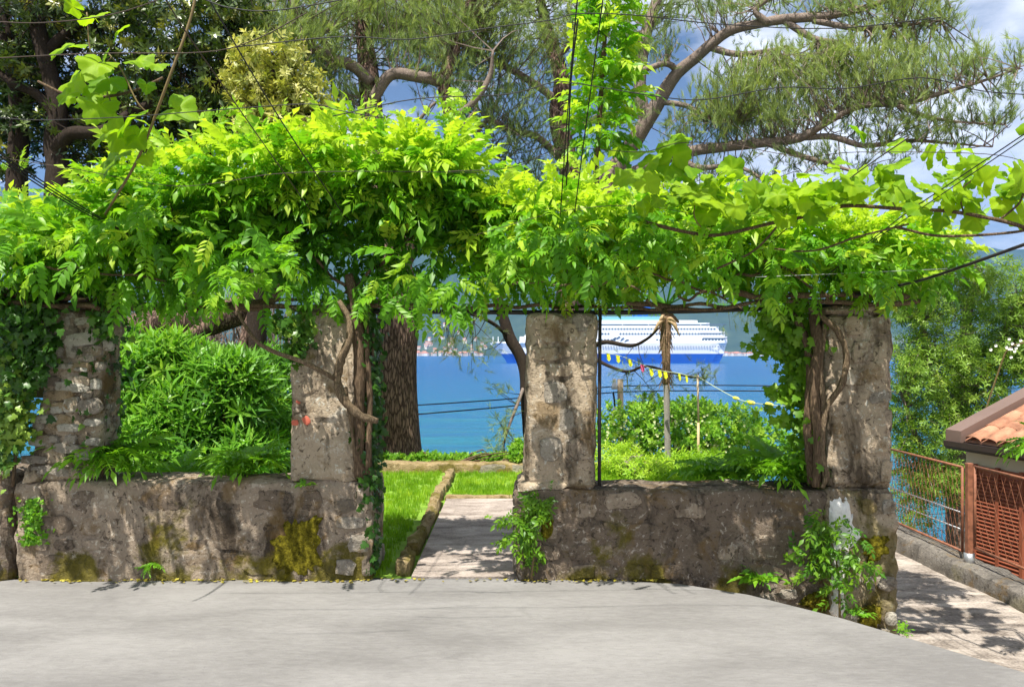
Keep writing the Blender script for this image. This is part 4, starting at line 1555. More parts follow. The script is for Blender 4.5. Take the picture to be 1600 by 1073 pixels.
pb = thing('pine_tree', 'slender pine rising behind the middle pillar with drooping sprays', 'tree', (.8, 13, -2))
sk = limbs(pb, [
    [(880, 860, 12.6, .22), (880, 600, 12.6, .2), (890, 420, 12.8, .19), (893, 310, 13, .19), (886, 250, 13, .18), (872, 185, 13, .165), (878, 130, 13, .15), (868, 90, 13.1, .13), (850, 30, 13.3, .1), (835, -60, 13.5, .06)],
    [(874, 160, 13, .07), (830, 128, 12.8, .065), (790, 105, 12.6, .055), (740, 82, 12.4, .04), (700, 60, 12.2, .02)],
    [(878, 250, 13, .07), (840, 215, 12.8, .06), (800, 205, 12.5, .05), (760, 190, 12.2, .04), (740, 225, 12, .02)],
    [(830, 720, 11.5, .10), (824, 640, 11.5, .10), (818, 570, 11.5, .095), (796, 527, 11.5, .09), (785, 490, 11.5, .085), (770, 440, 11.5, .07), (755, 380, 11.6, .05)],
    [(796, 527, 11.5, .03), (770, 505, 11.2, .028), (740, 492, 11, .02), (700, 485, 10.8, .012)],
    [(905, 560, 12.6, .05), (940, 535, 12, .04), (985, 540, 11.6, .03), (1010, 530, 11.3, .022), (1030, 512, 11, .015)],
    [(915, 555, 12, .035), (975, 580, 11.6, .024), (1010, 572, 11.3, .02), (1060, 585, 11, .014), (1100, 592, 10.8, .01)],
    [(880, 220, 13, .05), (920, 190, 12.8, .04), (980, 170, 12.6, .03)],
    [(868, 95, 13, .05), (900, 60, 12.8, .04), (930, 20, 12.6, .03)],
    [(820, 600, 11.5, .03), (805, 640, 11.2, .025), (790, 680, 11, .015)],
    [(885, 290, 13, .05), (850, 300, 12.8, .04), (800, 270, 12.6, .025), (770, 230, 12.5, .015)],
], [M['bark_pine']] + [M['bark_branch']] * 2 + [M['bark_dark']] * 3 + [M['bark_dark']] + [M['bark_branch']] * 4, ['trunk'] + ['branch'] * 10, 10, 5, .08)
clumps(pb, sk, [
    (790, 55, 12.6, 75, 60, 1, 1.1), (760, 130, 12.4, 70, 45, .9, 1.0), (850, 80, 12.8, 60, 50, .9, .9), (820, 170, 12.5, 60, 40, .8, .7, .3), (800, 225, 12.4, 80, 50, .8, .6, .15),
    (740, 200, 12.1, 40, 40, .6, .5, .3), (900, 30, 12.8, 60, 50, .8, .8), (850, -20, 13.2, 120, 50, 1, .9), (960, 180, 12.6, 50, 40, .7, .5, .3), (850, 270, 12.8, 50, 40, .6, .5, .15),
    ], M['needle'], TP['tuft'], .25, M['bark_branch'], 100, .8)
clumps(pb, sk, [
    (735, 520, 11, 55, 50, .6, 1.0, .3), (770, 590, 11.3, 40, 60, .4, .4, .35), (790, 690, 11, 42, 45, .4, 1.2, .55), (775, 650, 11.1, 30, 60, .3, .5, .45), (700, 540, 10.9, 30, 20, .3, .4, .25),
    (1060, 590, 11, 50, 16, .4, 1.6, .15), (985, 580, 11.5, 40, 24, .4, .6, .15), (1000, 610, 11.4, 30, 20, .4, .4, .15), (1095, 585, 10.8, 18, 14, .3, 1.6, .12)],
    M['needle'], TP['tuft_sparse'], .22, M['bark_dark'], 30, -.1, .35, .008, .3, 'hanging_sprays')

pc = thing('pine_tree', 'wide spreading pine with long limbs reaching to the upper right', 'tree', (2.2, 14, -4))
sk = limbs(pc, [
    [(884, 900, 13.5, .34), (884, 600, 13.5, .32), (895, 440, 13.5, .28), (935, 320, 13.4, .23), (968, 255, 13.3, .17), (1008, 195, 13.1, .14), (1050, 125, 12.9, .115), (1085, 92, 12.7, .10), (1138, 50, 12.4, .085), (1190, 37, 12.2, .075), (1222, 31, 12, .08), (1296, 25, 11.7, .065), (1350, 13, 11.5, .05), (1400, -3, 11.3, .045), (1470, -20, 11.1, .02)],
    [(965, 280, 13.3, .12), (1010, 262, 13, .11), (1060, 241, 12.7, .10), (1120, 231, 12.4, .09), (1195, 223, 12, .08), (1250, 216, 11.8, .07), (1296, 189, 11.5, .055), (1347, 166, 11.3, .045), (1414, 161, 11, .05), (1470, 146, 10.8, .035), (1532, 128, 10.6, .022), (1590, 108, 10.4, .012)],
    [(1250, 216, 11.8, .05), (1300, 214, 11.6, .05), (1350, 228, 11.4, .04), (1420, 220, 11.2, .03), (1480, 224, 11, .02), (1550, 230, 10.8, .01)],
    [(1397, 163, 11, .035), (1440, 180, 10.9, .03), (1490, 190, 10.8, .02), (1570, 195, 10.6, .01)],
    [(1010, 200, 13.1, .12), (1000, 140, 13.1, .11), (1005, 70, 13.2, .11), (1020, 20, 13.3, .10), (1040, -40, 13.4, .08)],
    [(1200, 37, 12.1, .06), (1180, 15, 12.1, .05), (1215, -10, 12.1, .04)],
    [(1222, 31, 12, .06), (1270, 60, 11.8, .05), (1310, 66, 11.6, .03)],
    [(1060, 112, 12.9, .06), (1040, 100, 12.7, .05), (1000, 110, 12.5, .04), (960, 105, 12.3, .02)],
    [(1110, 75, 12.6, .06), (1150, 85, 12.3, .05), (1200, 80, 12.1, .035), (1230, 72, 12, .02)],
    [(1270, 33, 11.8, .05), (1340, 45, 11.5, .045), (1400, 42, 11.3, .03), (1470, 32, 11, .015)],
    [(1195, 223, 12, .05), (1240, 240, 11.8, .045), (1290, 255, 11.6, .035), (1340, 270, 11.4, .02)],
    [(1060, 241, 12.7, .06), (1090, 262, 12.4, .05), (1150, 260, 12.1, .035), (1200, 285, 11.9, .02)],
    [(1030, 160, 13, .05), (1070, 165, 12.7, .045), (1110, 185, 12.4, .03), (1150, 190, 12.2, .02)],
    [(960, 300, 13.3, .06), (990, 310, 13, .05), (1040, 290, 12.7, .04), (1090, 295, 12.4, .03), (1140, 320, 12.2, .015)],
], [M['bark_branch']] + [M['bark_branch']] * 13, ['trunk'] + ['branch'] * 13, 10, 5, .08)
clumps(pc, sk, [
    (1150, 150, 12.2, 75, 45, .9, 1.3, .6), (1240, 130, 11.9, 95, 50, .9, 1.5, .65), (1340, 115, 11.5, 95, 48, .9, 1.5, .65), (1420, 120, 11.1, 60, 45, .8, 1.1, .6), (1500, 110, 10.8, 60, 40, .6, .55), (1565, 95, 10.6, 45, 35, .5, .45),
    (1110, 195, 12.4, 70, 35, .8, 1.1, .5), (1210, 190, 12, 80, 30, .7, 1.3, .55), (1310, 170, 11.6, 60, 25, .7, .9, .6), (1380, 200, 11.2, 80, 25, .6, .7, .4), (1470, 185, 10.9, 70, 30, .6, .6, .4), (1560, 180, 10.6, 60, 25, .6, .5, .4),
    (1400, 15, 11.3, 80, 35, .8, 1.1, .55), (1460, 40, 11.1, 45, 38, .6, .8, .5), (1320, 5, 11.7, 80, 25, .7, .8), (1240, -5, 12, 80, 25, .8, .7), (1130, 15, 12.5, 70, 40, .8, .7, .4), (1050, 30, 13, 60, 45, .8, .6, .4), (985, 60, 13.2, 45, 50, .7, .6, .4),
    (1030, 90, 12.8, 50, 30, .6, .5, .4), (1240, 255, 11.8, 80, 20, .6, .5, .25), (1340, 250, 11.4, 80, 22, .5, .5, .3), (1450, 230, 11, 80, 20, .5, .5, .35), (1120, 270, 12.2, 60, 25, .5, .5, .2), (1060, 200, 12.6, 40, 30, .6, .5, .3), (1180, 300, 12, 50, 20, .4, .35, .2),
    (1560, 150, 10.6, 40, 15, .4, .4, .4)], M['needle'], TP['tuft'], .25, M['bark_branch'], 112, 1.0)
clumps(pc, sk, [(1200, 500, 10.5, 45, 60, .3, .12, .2), (1140, 500, 10.8, 30, 30, .3, .15, .25), (1220, 560, 10.5, 20, 30, .3, .15, .3)], M['needle'], TP['tuft_sparse'], .2, M['bark_dark'], 30, -.2, .3, .006, .3, 'hanging_sprays')

# dark evergreen at upper left
ev = thing('evergreen_tree', 'dark glossy evergreen tree at the upper left with forked trunk', 'tree', (-5.9, 9.8, -.2))
sk = limbs(ev, [
    [(70, 620, 9.6, .17), (80, 420, 9.6, .16), (92, 280, 9.6, .15), (86, 230, 9.6, .13), (90, 170, 9.6, .11), (66, 70, 9.6, .10), (40, -20, 9.6, .08), (10, -120, 9.6, .04)],
    [(84, 240, 9.6, .10), (110, 210, 9.5, .09), (160, 205, 9.4, .07), (220, 170, 9.5, .06), (300, 140, 9.7, .05), (380, 120, 10, .03)],
    [(30, 520, 9.8, .14), (26, 300, 9.8, .13), (30, 180, 9.8, .11), (10, 60, 9.8, .08), (-20, -40, 9.8, .05)],
    [(88, 190, 9.6, .07), (60, 150, 9.5, .06), (20, 130, 9.4, .05), (-30, 90, 9.4, .03)],
    [(70, 85, 9.6, .07), (120, 40, 9.7, .06), (190, 10, 9.9, .05), (260, -30, 10, .03)],
    [(300, 560, 10.5, .14), (310, 380, 10.5, .13), (320, 240, 10.5, .12), (340, 140, 10.4, .10), (360, 60, 10.4, .06), (370, -30, 10.4, .03)],
    [(330, 190, 10.4, .06), (380, 170, 10.3, .05), (440, 140, 10.2, .03)],
], M['bark_dark'], ['trunk', 'branch', 'trunk', 'branch', 'branch', 'trunk', 'branch'], 9, 5, .1)
clumps(ev, sk, [
    (40, 20, 9.7, 90, 60, .8, .75), (150, 25, 9.7, 90, 60, .9, 1.0), (250, 60, 9.8, 90, 60, .9, 1.1), (330, 60, 10, 80, 70, .9, 1.1), (30, 110, 9.4, 60, 50, .7, .5), (300, 150, 9.8, 90, 55, .8, 1.1), (370, 30, 10.2, 50, 60, .6, .8),
    (210, 120, 9.6, 70, 50, .7, .8), (340, 210, 10, 70, 45, .7, 1.0), (260, 215, 10, 60, 40, .6, .7), (60, 190, 9.8, 60, 40, .6, .35), (390, 110, 10.2, 50, 60, .6, .9), (150, 240, 10, 70, 40, .5, 1.0), (10, 240, 10, 50, 50, .5, 1.0), (60, 60, 10.4, 100, 70, .5, 1.0), (60, 180, 10.4, 90, 60, .5, 1.0), (160, 150, 10.4, 90, 70, .5, 1.0), (230, 200, 10.3, 80, 60, .5, 1.0), (20, 130, 10.3, 60, 60, .5, .8)],
    M['laurel'], TP['laurel'], .17, M['bark_dark'], 46, .25, .5, .01, .66)
ey = thing('flowering_tree', 'yellowish blossoming evergreen crown between dark tree and pines', 'tree', (-3.1, 9.3, -.1))
sk = limbs(ey, [[(400, 600, 9.3, .13), (405, 380, 9.3, .12), (415, 240, 9.3, .10), (425, 150, 9.3, .06), (430, 90, 9.3, .03)], [(412, 260, 9.3, .06), (450, 210, 9.2, .05), (480, 180, 9.2, .02)]], M['bark_dark'], ['trunk', 'branch'], 8, 4, .1)
clumps(ey, sk, [(430, 120, 9.2, 65, 50, .6, 1.5), (470, 165, 9.2, 60, 50, .6, 1.6), (400, 190, 9.2, 50, 50, .6, 1.5), (470, 220, 9.2, 40, 40, .5, 1.3), (380, 120, 9.2, 40, 40, .5, 1.2), (430, 240, 9.2, 60, 30, .5, 1.2)],
       M['laurel_y'], TP['laurel'], .16, M['bark_dark'], 60, .35, .5, .01, .7)

# leaning bark trunk behind the left bush
lt = thing('leaning_trunk', 'thick leaning bark-covered trunk behind the bright green bush', 'tree', (-4, 9.3, 0))
limbs(lt, [[(120, 620, 9.2, .26), (190, 540, 9.2, .24), (250, 505, 9.3, .24), (330, 498, 9.4, .22), (400, 470, 9.5, .18), (460, 400, 9.6, .14)],
           [(330, 505, 9.3, .10), (280, 540, 9.1, .08), (240, 600, 9, .07)], [(400, 480, 9.4, .08), (380, 540, 9.2, .06), (375, 620, 9.1, .05)]], M['bark_pine'], ['trunk', 'limb', 'limb'], 14, 5, .12)
dd_ = thing('dry_thicket', 'brown twiggy thicket under the vine behind the left bush', 'shrub', (-4, 10.5, -.2))
b = Buf()
for _ in range(420):
    p0 = P(rng.uniform(170, 450), rng.uniform(560, 640), 10.3)
    p1_ = p0 + np.array([rng.normal(0, .35), rng.normal(0, .3), rng.uniform(.5, 1.3)])
    b.tube([p0, (p0 + p1_) / 2 + rng.normal(0, .12, 3), p1_], [.012, .009, .004], 3, 2, cap=False)
stuff(b.build('twigs', M['bark_branch'], dd_))

# willow-like tree behind the garden house
wtree = thing('willow_tree', 'airy light green tree behind the tiled house and mesh fence', 'tree', (8, 12.5, -6))
sk = limbs(wtree, [[(1500, 1100, 12.5, .2), (1495, 800, 12.5, .18), (1500, 620, 12.5, .13), (1510, 500, 12.5, .08), (1530, 420, 12.5, .03)],
                   [(1498, 700, 12.5, .08), (1460, 600, 12.2, .06), (1440, 500, 12, .03)], [(1500, 640, 12.5, .08), (1550, 560, 12.3, .06), (1590, 470, 12.2, .03)], [(1496, 760, 12.4, .06), (1440, 700, 12, .05), (1410, 620, 11.8, .02)]], M['bark_branch'], ['trunk', 'branch', 'branch', 'branch'], 8, 4, .1)
clumps(wtree, sk, [(1430, 480, 12, 50, 60, .6, 1.1), (1500, 450, 12.2, 60, 55, .7, .9), (1570, 470, 12.2, 60, 70, .7, .9), (1420, 580, 11.9, 45, 60, .6, 1.3), (1490, 560, 12.1, 70, 60, .7, 1.2), (1570, 570, 12.2, 60, 60, .7, 1.2),
                   (1430, 670, 11.9, 50, 50, .6, 1.3), (1500, 650, 12.2, 60, 50, .7, 1.2), (1570, 650, 12.3, 50, 40, .6, 1.0), (1440, 750, 12, 50, 40, .6, 1.2), (1490, 740, 12, 40, 50, .6, .8), (1470, 410, 12.2, 40, 30, .5, .5), (1420, 420, 11.8, 30, 30, .4, .6), (1630, 520, 12.2, 60, 90, .7, 1.0), (1420, 810, 12, 40, 30, .5, .9)],
       M['willow'], TP['willow'], .15, M['bark_branch'], 120, .1, .5, .008, .55)
fw = thing('white_rose_bush', 'spray of white flowers among the light green tree', 'flowers', P(1565, 560, 10.8))
vv = []
b = Buf()
for _ in range(14):
    c = P(rng.choice([1545, 1560, 1575, 1590, 1598]) + rng.normal(0, 6), 541 + rng.normal(0, 7), 10.8)
    for k in range(5):
        a = k * 1.2566 + rng.random()
        d_ = np.array([math.cos(a), -.5, math.sin(a)]) * .026
        s_ = np.array([-math.sin(a), 0, math.cos(a)]) * .015
        b.add([c, c + d_ * .6 + s_, c + d_, c + d_ * .6 - s_], [(0, 1, 2, 3)])
stuff(b.build('petals', M['flower'], fw))
b = Buf()
b.tube([P(1540, 640, 11), P(1560, 580, 10.9), P(1575, 545, 10.82), P(1600, 535, 10.8)], .012, 5, 3)
b.build('stem', M['stem_green'], fw)

# palm
pm = thing('palm_tree', 'thin palm with shaggy brown upper trunk in front of the ship', 'palm', (2.1, 10.1, 0))
pts = [P(1043, 745, 10.1), P(1043, 700, 10.1), P(1042, 650, 10.1), P(1041, 598, 10.1)]
Buf().tube(pts, [.046, .042, .041, .044], 10, 8, .08, 3).build('lower_trunk', M['palm_low'], pm, True)
pts = [P(1041, 600, 10.1), P(1041, 570, 10.1), P(1040, 540, 10.1), P(1040, 505, 10.1), P(1041, 480, 10.1)]
Buf().tube(pts, [.048, .06, .066, .068, .07], 10, 6, .16, 5).build('fibrous_trunk', M['palm'], pm, True)
b = Buf()
for k in range(120):
    t = rng.random()
    p = P(1041, 600 - 110 * t, 10.1)
    a = rng.uniform(0, 6.28)
    o_ = np.array([math.cos(a), math.sin(a), 0])
    b.tube([p + o_ * .06, p + o_ * .085 + [0, 0, -.04], p + o_ * rng.uniform(.09, .12) + [0, 0, -.1]], [.010, .007, .002], 3, cap=False)
stuff(b.build('leaf_bases', M['palm'], pm))
for (dx, dz, px2, py2) in ((-1, 0, 1020, 520), (1, 0, 1062, 525), (1, .3, 1058, 510), (-1, .4, 1028, 505)):
    b = Buf()
    p0 = P(1040, 500, 10.08)
    e = P(px2, py2, 10.0)
    b.tube([p0, (p0 + e) / 2 + [0, -.05, .06], e], [.02, .03, .006], 5, 4)
    b.build('dry_sheath', M['palm_dry'], pm, True)
fpos = []
for k in range(16):
    a = k / 16 * 6.28 + rng.uniform(-.2, .2)
    c = P(1041, 478, 10.1)
    e = c + np.array([math.cos(a) * .8, math.sin(a) * .6, rng.uniform(-.1, .6)])
    V, T = [], []
    b = Buf()
    b.tube([c, (c + e) / 2 + [0, 0, .15], e], [.012, .01, .006], 4, 3)
    for j in range(14):
        aa = (j / 13 - .5) * 2.6
        dr = unit(e - c)
        sd = unit(np.cross(dr, [0, 0, 1]))
        q = dr * math.cos(aa) + sd * math.sin(aa) + np.array([0, 0, -.15])
        w_ = np.cross(unit(q), [0, 0, 1]) * .012
        b.add([e, e + q * .2 + w_, e + q * .42, e + q * .2 - w_], [(0, 1, 2, 3)])
    me_o = b.build('frond', M['fern'], pm)

# ================================================================ SHRUBS AND GROUND PLANTS
def bush(name, label, cat, lobes, mat, tps, size, n, base, tint=.5, stem_mat='stem', upd=.5, out=.8, group=None):
    th = thing(name, label, cat, base, group)
    PP, DD, UU, SS, TT = [], [], [], [], []
    st = Buf()
    for (px, py, Y, rx_, ry_, rd, *tm_) in lobes:
        c = P(px, py, Y)
        r = np.array([R2(rx_, Y), rd, R2(ry_, Y)])
        m_ = int(n * rx_ * ry_ / 5000)
        p, nn, k = in_lobe(c, r, m_, .35, 1.05, .35)
        PP.append(p)
        DD.append(unit(nn * out + np.array([0, -.1, upd]) + rng.normal(0, .35, p.shape)))
        UU.append(unit(nn + np.array([0, -.2, .8])))
        SS.append(size * rng.uniform(.7, 1.25, m_))
        TT.append(np.clip((tm_[0] if tm_ else tint) + rng.normal(0, .17, m_), 0, 1))
        for _ in range(7):
            q = p[int(rng.integers(m_))]
            b0 = np.array(base) + rng.normal(0, .12, 3) * [1, 1, 0]
            st.tube([b0, (b0 + c) / 2 + rng.normal(0, .1, 3), c + (q - c) * .9], [.016, .012, .004], 4, 3, cap=False)
    foliage('foliage', mat, tps, np.vstack(PP), np.vstack(DD), np.vstack(UU), np.concatenate(SS), np.concatenate(TT), th)
    stuff(st.build('stems', M[stem_mat], th))
    return th


brng = np.random.default_rng(5)
bl = []
for _ in range(30):
    px = brng.uniform(150, 400)
    top = np.interp(px, [150, 220, 300, 400], [585, 560, 572, 620])
    py = brng.uniform(top, 730)
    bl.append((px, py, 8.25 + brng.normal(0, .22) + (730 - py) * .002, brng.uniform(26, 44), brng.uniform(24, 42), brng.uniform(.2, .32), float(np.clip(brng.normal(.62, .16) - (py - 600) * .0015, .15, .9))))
bush('leafy_bush', 'bright green long-leaved bush between the two left pillars', 'bush', bl, M['oleander'], TP['ole'], .25, 330, (-3.6, 8.3, 0), upd=.75, out=.6)
bush('shaded_bush', 'darker green willow-leaved bush beside the second pillar', 'bush',
     [(390, 610, 9.2, 60, 55, .5, .35), (420, 660, 9.0, 50, 60, .5, .35), (430, 600, 9.3, 40, 50, .4, .3), (360, 590, 9.3, 50, 35, .4, .35), (450, 690, 9, 40, 50, .4, .4)],
     M['oleander'], TP['ole'], .18, 420, (-3.0, 9.2, 0))
bush('flowering_shrub', 'rounded shrub with cream blossom behind the right wall', 'shrub',
     [(985, 668, 11.2, 55, 34, .6, .7), (1060, 662, 11.4, 70, 36, .6, .7), (1120, 672, 11.4, 70, 38, .6, .7), (1170, 692, 11.3, 60, 34, .6, .65), (970, 695, 11, 50, 28, .5, .6), (1090, 702, 11, 90, 34, .6, .6), (1010, 648, 11.6, 40, 26, .5, .75), (1220, 710, 11, 40, 28, .4, .55)],
     M['shrub'], TP['round'], .15, 420, (2.2, 11.3, -.2), .6)
fs = bpy.data.objects['flowering_shrub']
b = Buf()
for (px, py, rx_, ry_) in [(985, 670, 50, 25), (1060, 668, 60, 25), (1010, 690, 60, 20), (1120, 680, 60, 28), (1090, 705, 60, 20)]:
    for _ in range(42):
        c = P(px + rng.normal(0, rx_ * .5), py + rng.normal(0, ry_ * .5), 10.72 + rng.random() * .25)
        for k in range(4):
            a = k * 1.57 + rng.random()
            d_ = np.array([math.cos(a), -.4, math.sin(a)]) * .021
            s_ = np.array([-math.sin(a), 0, math.cos(a)]) * .012
            b.add([c, c + d_ * .6 + s_, c + d_, c + d_ * .6 - s_], [(0, 1, 2, 3)])
stuff(b.build('blossom', M['blossom'], fs))
bush('dark_shrub', 'small dark green conical shrub tops peeking over the blossom shrub', 'shrub',
     [(1055, 650, 12.2, 14, 18, .25, .25), (1105, 652, 12.2, 18, 20, .25, .25), (1165, 668, 12.2, 20, 18, .25, .25)], M['shrub'], TP['round'], .12, 1600, (2.9, 12.2, -1))
bush('low_hedge', 'low leafy green growth along the top of the lawn wall', 'hedge',
     [(600, 722, 10.6, 60, 8, .2, .6), (700, 722, 10.7, 50, 7, .2, .6), (780, 722, 10.7, 40, 8, .2, .6), (812, 712, 10.4, 16, 18, .2, .65), (660, 720, 10.8, 40, 8, .2, .5), (740, 722, 10.8, 50, 7, .2, .6)], M['shrub'], TP['round'], .10, 3500, (-1.0, 10.6, 0), .6)
bush('ground_cover', 'bright green low plants between middle pillar and palm', 'plants',
     [(960, 720, 9.8, 40, 18, .4, .75), (1000, 738, 9.3, 60, 14, .4, .7), (1080, 735, 9.6, 60, 18, .4, .6), (1120, 740, 9.2, 60, 20, .4, .5)], M['grass'], TP['willow'], .13, 1300, (1.9, 9.6, 0), .65)

# ferns: fronds as parts
def fern(label, base, n, size, spread=1.0, up=.6, lean=(0, 0, 0), cat='fern', key='fern', mat='fern', name='fern', part='frond', stem_n=0):
    th = thing(name, label, cat, base)
    base = np.asarray(base, float)
    a = rng.uniform(0, 6.28, n)
    d = np.stack([np.cos(a) * spread, np.sin(a) * spread, np.full(n, up)], -1) + np.asarray(lean) + rng.normal(0, .2, (n, 3))
    pos = base + rng.normal(0, 1, (n, 3)) * np.array([.06, .05, .03]) * size * 2
    leaf_parts(part, M[mat], key, pos, unit(d), unit(np.tile([0, -.2, 1.0], (n, 1)) + rng.normal(0, .15, (n, 3))), size * rng.uniform(.7, 1.2, n), th)
    return th


fern('big fern spilling over the wall beside the leftmost pillar', P(180, 708, 5.62), 76, .38, 1, .45, (0, -.45, 0))
fern('fern clump on the left wall against the second pillar', P(392, 722, 5.8), 56, .34, 1, .5, (-.1, -.2, 0))
fern('fern clump in the middle of the left wall top', P(290, 735, 6.05), 22, .30, 1, .5)
fern('large fern on the right wall beside the end pillar', P(1212, 728, 5.8), 70, .38, 1, .5, (0, -.2, 0))
fern('fern clump on the right wall left of the largest fern', P(1125, 738, 6.1), 50, .34, 1, .5)
fern('young fern leaning on the vine stems of the end pillar', P(1262, 715, 5.85), 16, .3, .7, .8)
fern('tiny fern rooted in the face of the left wall', P(236, 882, FRONT - .02), 8, .13, 1, .2, (0, -.5, 0))
fern('small weed sprouting at the foot of the right wall', P(1185, 905, FRONT - .05), 14, .16, .7, .7, (0, -.4, 0), 'weed', 'creeper', 'fern', 'weed', 'leaf')
fern('little tuft of leaves on the left wall coping', P(478, 757, FRONT), 10, .07, .8, .6, (0, -.4, 0), 'weed', 'creeper', 'fern', 'weed', 'leaf')
fern('bright weed at the foot of the rubble pillar', P(1337, 962, FRONT - .1), 8, .10, .8, .8, (0, -.4, 0), 'weed', 'creeper', 'fern', 'weed', 'leaf')
fern('tiny weed at the outer corner of the end pillar', P(1412, 988, FRONT - .05), 8, .07, .8, .8, (0, -.3, 0), 'weed', 'creeper', 'fern', 'weed', 'leaf')
fern('green feathery sprig reaching in at the right edge by the house', P(1630, 690, 4.6), 20, .22, .8, .2, (-.9, 0, .1), 'branch', 'fern', 'fern', 'fern_sprig')

# mossy plants on far left wall
th = thing('moss_clump', 'leafy moss growing in a strip on the left wall below ivy', 'moss', P(50, 810, FRONT))
n = 260
p = np.stack([rng.normal(0, .055, n), np.full(n, 0.), rng.uniform(-.18, .16, n)], -1) + P(50, 812, FRONT - .015)
foliage('leaves', M['fern'], TP['ivy'], p, unit(rng.normal(0, .6, (n, 3)) + [0, -.4, -.2]), unit(rng.normal(0, .4, (n, 3)) + [0, -1, .3]), rng.uniform(.02, .04, n), rng.uniform(.3, 1, n), th)

# cushions of moss
def moss(label, outline, Y, thick=.012):
    return tag(patch('moss_patch', outline, Y, thick, M['moss'], None, .3, len(label)), label, 'moss')


moss('olive yellow moss cushion on the left wall below the second pillar', [(432, 838), (448, 815), (470, 803), (492, 806), (500, 830), (498, 870), (494, 896), (460, 900), (425, 895), (420, 868)], FRONT - .012)
moss('olive moss at the foot of the right wall end', [(1258, 932), (1280, 922), (1296, 930), (1298, 952), (1275, 955), (1245, 945)], FRONT - .02, .03)
moss('moss on the rubble foot of the end pillar', [(1345, 950), (1362, 938), (1376, 948), (1380, 972), (1370, 984), (1345, 974)], FRONT - .05, .025)
moss('moss patch high on the foot of the end pillar', [(1345, 842), (1370, 832), (1392, 838), (1390, 862), (1368, 880), (1345, 872)], FRONT - .04, .02)
moss('small moss patch on the wall corner right of the path', [(842, 805), (860, 800), (868, 822), (858, 842), (844, 835)], FRONT - .012, .02)

# rock in the shrub bed
rk = thing('rock', 'pale rock among the plants behind the middle pillar', 'rock', P(980, 735, 9.5))
V, Q = rough_block(1.30, 1.72, 9.3, 9.7, .02, .34, .05, .05, 77, None, .12)
link('boulder', mesh_tris('boulder', V, Q, M['stone'], None, True), rk)

# fallen leaves along the foot of the walls
n = 420
x = rng.uniform(-3.6, 2.0, n)
y = 5.385 - np.abs(rng.normal(0, .035, n)) - np.where(x > .9, (x - .9) * .12, 0) * 0
keep = ~((x > -1.0) & (x < 0.0) & (rng.random(n) < .6)) & (x < 1.05)
p = np.stack([x, y, np.full(n, .012)], -1)[keep]
lf = foliage('leaf_litter', M['litter'], TP['ivy'], p, unit(rng.normal(size=p.shape) * [1, 1, .15]), np.tile([0, 0, 1.0], (len(p), 1)) + rng.normal(0, .25, p.shape), rng.uniform(.012, .035, len(p)), rng.random(len(p)), None)
lf['label'] = 'yellowish leaf litter and moss along the wall foot'
lf['category'] = 'leaf litter'

# ================================================================ CLIMBERS ON THE PILLARS
def climber(name, label, cat, spots, mat, tps, size, tint, stems, stem_mat, base, flat=1.0, nose=(0, -1, .2)):
    """leaves lying over a face; spots = (px, py, Y, rx, ry, depth, count, tint)"""
    th = thing(name, label, cat, base)
    PP, DD, UU, SS, TT = [], [], [], [], []
    for (px, py, Y, rx_, ry_, rd, m_, mu) in spots:
        v = rng.normal(0, .5, (m_, 3))
        p = P(px, py, Y) + v * np.array([R2(rx_, Y), rd, R2(ry_, Y)])
        PP.append(p)
        DD.append(unit(np.array([0, -.3, -.8]) + rng.normal(0, .5, p.shape)))
        UU.append(unit(np.array(nose) + rng.normal(0, .35, p.shape)))
        SS.append(size * rng.uniform(.6, 1.3, m_))
        TT.append(np.clip(mu + rng.normal(0, .18, m_), 0, 1))
    foliage('leaves', mat, tps, np.vstack(PP), np.vstack(DD), np.vstack(UU), np.concatenate(SS), np.concatenate(TT), th)
    for s_ in stems:
        pts = [P(a, b_, c) for a, b_, c, _ in s_]
        Buf().tube(pts, [r for *_, r in s_], 8, 5, .22, int(rng.integers(99))).build('stem', stem_mat, th, True)
    return th


climber('ivy', 'dense ivy hanging on the left side of the leftmost pillar', 'ivy',
        [(40, 520, 5.3, 50, 50, .15, 420, .4), (26, 580, 5.3, 42, 60, .15, 420, .5), (62, 535, 5.28, 24, 50, .1, 160, .3), (14, 630, 5.3, 34, 50, .12, 300, .9), (18, 665, 5.3, 28, 34, .1, 160, .95), (15, 560, 5.35, 30, 90, .15, 240, .75), (10, 700, 5.3, 25, 40, .1, 120, .7), (165, 505, 5.33, 20, 30, .08, 90, .5), (0, 480, 5.4, 40, 40, .2, 150, .5)],
        M['ivy'], TP['ivy'], .062, .5, [[(20, 760, 5.35, .012), (30, 660, 5.33, .014), (50, 560, 5.33, .012), (70, 490, 5.33, .01)]], M['stem'], P(20, 760, 5.35))
climber('ivy', 'dark ivy on the right flank of the leftmost pillar', 'ivy', [(165, 600, 5.6, 16, 60, .25, 200, .35), (160, 660, 5.6, 16, 50, .25, 180, .4), (172, 545, 5.6, 12, 50, .25, 120, .3)],
        M['ivy'], TP['ivy'], .05, .4, [[(160, 745, 5.5, .01), (165, 640, 5.55, .01), (175, 520, 5.55, .008)]], M['stem'], P(160, 745, 5.5), 1, (1, -.4, .2))
